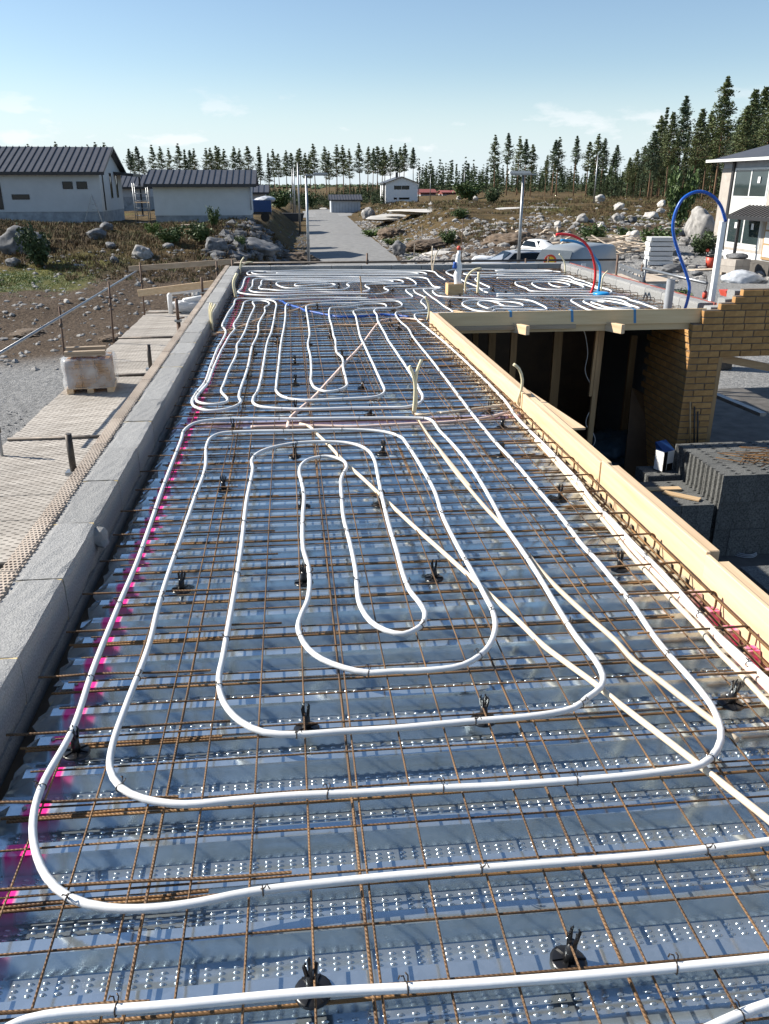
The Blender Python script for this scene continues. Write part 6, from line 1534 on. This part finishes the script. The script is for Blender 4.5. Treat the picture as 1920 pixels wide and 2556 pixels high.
MB().box(-.5, .7, -.8, .8, hz_ - .05, hz_).build('top', MT['board'], tb_)
for (u, v) in ((-.45, -.7), (.6, -.7), (-.45, .7), (.6, .7)): MB().box(u, u + .06, v, v + .06, 0, hz_ - .051).build('leg', MT['board'], tb_)
pb = P(1640, 712, 4.3)
br = empty('mortar_tub', (pb.x, pb.y, T(pb.x, pb.y)), 0, 'grey mixer tub standing on the gravel right of the wing', 'tub')
MB().lathe([(.42, .1), (.55, .35), (.5, .75), (.40, .95), (.42, .97)], n=18).build('drum', MT['galv'], br); MB().box(-.5, .5, -.1, .1, 0, .12).build('foot', MT['darksteel'], br)
link('lid_board', MB().box(-.5, .5, -.2, .2, 0, .03).mesh('lid_board', MT['board']), br, (-.1, 0, .99), (0, .05, .3))
# red fire extinguisher-like sprayer on hooks, wheelbarrow
pb = PX(1760, 735, 6.55); sp = empty('red_sprayer', pb, 0, 'small red bottle hanging beside the white post', 'bottle'); sp.scale = (.55, .55, .55)
MB().lathe([(.05, -.12), (.07, -.06), (.07, .05), (.03, .10)], n=12).build('body', MT['red'], sp); MB().tube([(0, 0, .1), (.03, 0, .3), (-.06, 0, .55)], .012, 6).build('hook', MT['darksteel'], sp)
wbp = PX(1820, 724, 12.0); wb_ = empty('wheelbarrow', (wbp.x, wbp.y, 0), 0, 'red wheelbarrow partly hidden behind the stepped bricks', 'wheelbarrow')
wz = wbp.z
MB().prism([(-.2, wz), (.3, wz), (.2, wz - .16), (-.12, wz - .16)], 'y', -.2, .2).build('tray', MT['red'], wb_); MB().tube([(.1, 0, .5), (.1, 0, wz - .17)], .03, 6).build('strut', MT['darksteel'], wb_)
MB().box(-.25, .3, -.25, .25, 0, wz - .5).build('stand', MT['darksteel'], wb_)
# yard things: bucket, block pallet, tarp heap, pallet, white boards, plank pile, red hydrant
g = G(1772, 668); o = empty('bucket', g, 0, 'red bucket with dark rim on the gravel before the beige house', 'bucket')
MB().lathe([(.24, 0), (.30, .62)], n=16).build('body', MT['red'], o); MB().lathe([(.32, .62), (.32, .74)], n=16).build('rim', MT['black'], o)
g = G(1771, 674); tag(MB().box(-1.3, .5, -.3, .3, 0, .06).build('plank', MT['board'], None, g, (0, 0, .25)), 'flat board on the gravel below the red bucket', 'board')
g = G(1764, 641); o = empty('hydrant', g, 0, 'small red and dark valve post at the house corner', 'valve'); MB().lathe([(.08, 0), (.08, .3)], n=10).build('post', MT['black'], o); MB().lathe([(.09, .3), (.12, .42), (.05, .5)], n=10).build('cap', MT['red'], o)
g = G(1832, 686); o = empty('block_pallet', g, R(20), 'pallet of pale blocks with dark cover before the beige house', 'pallet')
for i in range(3): MB().box(-.6, .6, -.5 + i * .42, -.4 + i * .42, 0, .14).build('bearer', MT['board'], o)
for i in range(2):
    for j in range(2): MB().box(-.58 + i * .59, -.01 + i * .59, -.5, .5, .145 + j * .36, .495 + j * .36).build('block', MT['beige_brick'], o)
link('cover', rock_mesh('cover', 61, MT['rock_dark'], 3, .6, .3), o, (.2, .2, .95), None, (.75, .6, .35))
g = G(1868, 706); tag(link('tarp_heap', rock_mesh('tarp_heap', 62, MT['tarp'], 4, .62, .45, 2), None, (g.x, g.y + .5, g.z + .15), None, (1.05, .8, .75)), 'heap under a crumpled silver-grey tarpaulin on the gravel', 'tarpaulin')
g = G(1905, 668); o = empty('pallet', g, R(10), 'pale wooden pallet of boards before the porch', 'pallet')
for i in range(4): MB().box(-1.1, 1.1, -.6 + i * .32, -.4 + i * .32, .10, .14).build('board', MT['board'], o)
for i in range(3): MB().box(-1.05 + i * .95, -.9 + i * .95, -.6, .6, 0, .098).build('bearer', MT['board'], o)
g = G(1642, 660); o = empty('panel_stack', g, R(-8), 'leaning stack of white insulation panels beyond the scaffold', 'panels')
for i in range(6): MB().box(-.75 + .05 * (i % 2), .75 - .04 * (i % 3), -.5, .5, i * .27, i * .27 + .22).build('panel', MT['insul'], o)
rp2 = random.Random(12)
for i in range(34):
    g = G(1540 + rp2.uniform(-55, 60), 632 + rp2.uniform(-18, 14)); l = rp2.uniform(.8, 1.9); a = rp2.gauss(-.35, .5)
    o = MB().box(-l, l, -.08, .08, -.02, .02).build('scrap_plank', MT['board'], None, (g.x, g.y, g.z + .25 + rp2.random() * .5), (rp2.gauss(0, .2), rp2.gauss(0, .16), a)); tag(o, 'pale scrap plank in the heap behind the van', 'plank', 'scrap planks heaped behind the van')
for i in range(14):
    g = G(1330 + rp2.uniform(-70, 90), 590 + rp2.uniform(-20, 30)); l = rp2.uniform(.3, .9)
    pp = spline([(0, 0, 0), (l * .5, rp2.gauss(0, .2), l * .4), (l, rp2.gauss(0, .3), l * rp2.uniform(.3, 1.0))], .15)
    o = MB().tube(pp, [.10 * (1 - .7 * k_ / len(pp)) for k_ in range(len(pp))], 5).build('root', MT['board'], None, (g.x, g.y, g.z), (0, 0, rp2.uniform(0, 6))); tag(o, 'pale broken root sticking out of the earth heap', 'root', 'roots in the earth heap')
# survey sticks right of the road
for i, (x, yb, yt, lab) in enumerate([(1053, 595, 561, 'tall pale survey stick right of the road'), (1061, 597, 580, 'short pale survey stick right of the road'), (1123, 604, 568, 'grey survey stick before the dark hollow'), (1034, 642, 608, 'thin survey stick beside the split boulder')]):
    g = G(x, yb); t = PY(x + 1, yt, g.y); tag(MB().bar((0, 0, 0), (t.x - g.x, 0, t.z - g.z), .06, .05).build('survey_stick', MT['board'], None, g), lab, 'stick')
# pallet lying before the garage, dark drain kerb beside the road
g = G(478, 566); o = empty('pallet', g, .1, 'small pale pallet lying below the garage wall', 'pallet')
for i in range(4): MB().box(-.6, .6, -.4 + i * .22, -.27 + i * .22, .1, .13).build('board', MT['board'], o)
for i in range(2): MB().box(-.6 + i * 1.1, -.5 + i * 1.1, -.4, .4, 0, .098).build('bearer', MT['board'], o)
g = G(731, 553); o = empty('dark_skip', (g.x, g.y, g.z), 0, 'low dark skip at the left edge of the road', 'skip')
MB().prism([(-1.2, 0), (1.2, 0), (1.45, .95), (-1.45, .95)], 'y', -.6, .6).build('body', MT['trim'], o); MB().box(-1.5, 1.5, -.66, .66, .952, 1.0).build('rim', MT['darksteel'], o)

# ------------------------------------------------------------------ lamps, poles
def lamp(x, ytop, ybase, Y, label, head, r=.07):
    t = PY(x, ytop, Y); g = T(t.x, Y); o = empty('street_lamp', (t.x, Y, g), 0, label, 'street lamp'); H = t.z - g
    MB().tube([(0, 0, 0), (0, 0, H * .5), (0, 0, H)], [r, r * .85, r * .65], 10).build('pole', MT['galv'], o); MB().box(-.15, .15, -.15, .15, 0, .12).build('foot', MT['darksteel'], o)
    if head == 'T':
        MB().box(-.62, .62, -.1, .1, H - .02, H + .05).build('arm', MT['galv'], o); MB().prism([(-.75, H + .051), (.35, H + .051), (.30, H + .17), (-.70, H + .17)], 'y', -.16, .16).build('lamp_head', MT['frame_white'], o)
    elif head == 'L':
        MB().box(-.05, 1.0, -.05, .05, H - .03, H + .03).build('arm', MT['galv'], o); MB().prism([(.35, H + .031), (1.1, H + .031), (1.05, H + .11), (.40, H + .12)], 'y', -.13, .13).build('lamp_head', MT['galv'], o)
    elif head == 'C':
        MB().tube(spline([(0, 0, H - .1), (.05, 0, H + .35), (.5, 0, H + .6), (1.3, 0, H + .65)], .2), .05, 6).build('arm', MT['galv'], o); MB().box(1.2, 1.9, -.13, .13, H + .58, H + .72).build('lamp_head', MT['galv'], o)
    return o
lamp(764, 437, 661, 44, 'nearest grey lamp post on the left of the road with side arm', 'L', .085)
lamp(743, 406, 581, 90, 'second lamp post along the left of the road', 'N', .11)
for i, (x, yt, Y) in enumerate([(733, 418, 118), (729, 422, 135), (725, 470, 150)]): lamp(x, yt, 0, Y, ('third', 'fourth', 'fifth and shortest')[i] + ' lamp post in the row left of the road', 'N', .10)
lamp(1307, 436, 657, 42, 'grey lamp post with wide T-shaped head behind the far wall', 'T', .095)
lamp(1493, 388, 513, 108, 'bare tall lamp post on the right slope', 'N', .10)
lamp(1160, 425, 492, 205, 'curved-arm lamp post far right of the distant house', 'C', .10); lamp(1075, 440, 492, 215, 'curved-arm lamp post beside the distant house', 'C', .10)
lamp(1046, 430, 500, 200, 'plain pole just right of the distant house', 'N', .12)
# traffic sign
g = PY(1373, 652, 30.0); sg = empty('traffic_sign', (g.x, 30, T(g.x, 30)), 0, 'round yellow traffic sign with red rim behind the far wall', 'traffic sign')
zs = g.z - sg.location.z
MB().tube([(0, .03, 0), (0, .03, zs + .1)], .03, 8).build('pole', MT['galv'], sg)
MB().lathe([(.235, 0), (.235, .015)], n=32, smooth=False).build('rim_plate', MT['sign_red'], sg, (0, -.005, zs), (math.pi/2, 0, 0)); MB().lathe([(.165, 0), (.165, .006)], n=32, smooth=False).build('face_plate', MT['sign_yellow'], sg, (0, -.0215, zs), (math.pi/2, 0, 0))

# ------------------------------------------------------------------ vehicles
def loft(secs, n=16):
    """body skin from cross sections: (y, half width, z bottom, z shoulder, half width of roof, z roof)"""
    m_ = MB(); rows = []
    for (y, hw_, zb, zs_, rw_, zr) in secs:
        pr = [(-hw_ * .92, zb), (-hw_, zb + .18), (-hw_, zs_ * .7 + zb * .3), (-hw_ * .98, zs_), (-rw_ * 1.02, zr - .08), (-rw_ * .86, zr), (0, zr + .03)]
        pr = pr + [(-x, z) for x, z in pr[:-1][::-1]]; rows.append([(x, y, z) for x, z in pr])
    k_ = len(rows[0])
    for r_ in rows: m_.v += r_
    for i in range(len(rows) - 1):
        for j in range(k_ - 1): m_.f.append((i*k_+j, i*k_+j+1, (i+1)*k_+j+1, (i+1)*k_+j)); m_.sm.append(True)
    m_.f.append(tuple(range(k_))); m_.sm.append(False); m_.f.append(tuple(range((len(rows)-1)*k_, len(rows)*k_))[::-1]); m_.sm.append(False)
    return m_
def wheels(o, pts_, r=.32):
    for (x, y) in pts_:
        w_ = MB().lathe([(r*.8, -.1), (r, -.07), (r, .07), (r*.8, .1)], n=20).build('wheel', MT['rubber'], o, (x, y, r), (0, math.pi/2, 0)); MB().lathe([(r*.62, -.105), (r*.6, .105)], n=16).build('rim', MT['galv'], w_)
# silver estate car, side on
t = PY(1300, 640, 44.0); cz_ = T(t.x, 44)
car = empty('car', (t.x - .2, 44.6, cz_), R(-84), 'silver estate car parked behind the far wall', 'car')
loft([(-2.3, .70, .35, .62, .60, .66), (-2.15, .82, .28, .80, .74, .86), (-1.1, .87, .25, .92, .80, 1.0), (-.35, .88, .25, .96, .64, 1.44), (.8, .88, .25, .97, .66, 1.50), (1.75, .87, .25, .96, .62, 1.42), (2.2, .84, .30, .90, .72, 1.0), (2.3, .76, .38, .80, .66, .86)]).build('body', MT['carpaint'], car)
for sgn in (-1, 1):
    m_ = MB(); m_.add([(sgn * .875, -.75, 1.0), (sgn * .70, -.25, 1.40), (sgn * .70, 1.6, 1.40), (sgn * .875, 1.95, 1.02)], [(0, 1, 2, 3)]); m_.v = [(x + sgn * .012, y, z) for x, y, z in m_.v]; m_.build('side_window', MT['glass'], car)
m_ = MB(); m_.add([(-.74, -1.02, 1.035), (.74, -1.02, 1.035), (.58, -.42, 1.445), (-.58, -.42, 1.445)], [(0, 1, 2, 3)]); m_.build('windscreen', MT['glass'], car)
for x in (-.6, .6): MB().bar((x, -.2, 1.52), (x, 1.6, 1.53), .03, .03).build('roof_rail', MT['trim'], car)
wheels(car, [(-.8, -1.45), (.8, -1.45), (-.8, 1.4), (.8, 1.4)])
# white hatchback seen from the front behind it
t = PY(1352, 618, 53.0)
c2_ = empty('car', (t.x, 53, T(t.x, 53) - .25), R(16), 'white hatchback with big windscreen behind the silver car', 'car')
zt = t.z - c2_.location.z; c2_.scale = (.8, .8, .8)
loft([(-1.9, .72, .35, .66, .62, .72), (-1.7, .82, .28, .86, .74, .92), (-.9, .86, .25, .98, .80, 1.05), (-.1, .86, .25, 1.0, .62, 1.48), (1.0, .86, .25, 1.0, .64, 1.54), (1.7, .84, .28, .96, .62, 1.38), (1.9, .78, .35, .86, .66, .95)]).build('body', MT['white'], c2_)
m_ = MB(); m_.add([(-.76, -.84, 1.07), (.76, -.84, 1.07), (.57, -.14, 1.475), (-.57, -.14, 1.475)], [(0, 1, 2, 3)]); m_.build('windscreen', MT['glass'], c2_)
for sgn in (-1, 1): 
    m_ = MB(); m_.add([(sgn * .868, -.5, 1.05), (sgn * .69, 0, 1.43), (sgn * .70, 1.3, 1.46), (sgn * .85, 1.6, 1.06)], [(0, 1, 2, 3)]); m_.v = [(x + sgn * .012, y, z) for x, y, z in m_.v]; m_.build('side_window', MT['glass'], c2_)
wheels(c2_, [(-.8, -1.2), (.8, -1.2), (-.8, 1.2), (.8, 1.2)])
# grey van
t = PY(1450, 616, 33.0)
vn = empty('van', (t.x - .1, 34, T(t.x, 33)), R(-48), 'grey van parked behind the right end of the far wall', 'van')
vz = t.z - vn.location.z
loft([(-2.6, .80, .4, .85, .72, .95), (-2.4, .92, .3, 1.05, .82, 1.12), (-1.75, .96, .28, 1.2, .86, 1.3), (-1.0, .97, .28, 1.3, .76, vz - .15), (-.4, .97, .28, 1.35, .80, vz - .02), (1.6, .97, .28, 1.35, .80, vz), (2.4, .96, .28, 1.3, .78, vz - .06), (2.6, .90, .35, 1.2, .74, vz - .2)]).build('body', MT['vanpaint'], vn)
m_ = MB(); m_.add([(-.84, -1.72, 1.34), (.84, -1.72, 1.34), (.70, -1.02, vz - .17), (-.70, -1.02, vz - .17)], [(0, 1, 2, 3)]); m_.v = [(x, y - .03, z + .03) for x, y, z in m_.v]; m_.build('windscreen', MT['van_glass'], vn)
wheels(vn, [(-.9, -1.7), (.9, -1.7), (-.9, 1.6), (.9, 1.6)], .34)
m_ = MB(); m_.add([(-.90, 2.66, 1.25), (.90, 2.66, 1.25), (.72, 2.52, vz - .25), (-.72, 2.52, vz - .25)], [(0, 1, 2, 3)]); m_.build('rear_window', MT['van_glass'], vn)
# white sign card on the rail and a white wrapped lump behind the rail
p = PY(1457, 664, 17.9); tag(MB().box(-.05, .05, -.004, .004, -.05, .05).build('white_card', MT['white'], None, p), 'small white card on the wall behind the red pipe', 'card')
g = G(1215, 655); tag(link('wrapped_lump', rock_mesh('wrapped_lump', 71, MT['wrap'], 3, .5, .5), None, (g.x, g.y, g.z + .2), None, (1.0, .5, .5)), 'white plastic lump left of the silver car', 'plastic')
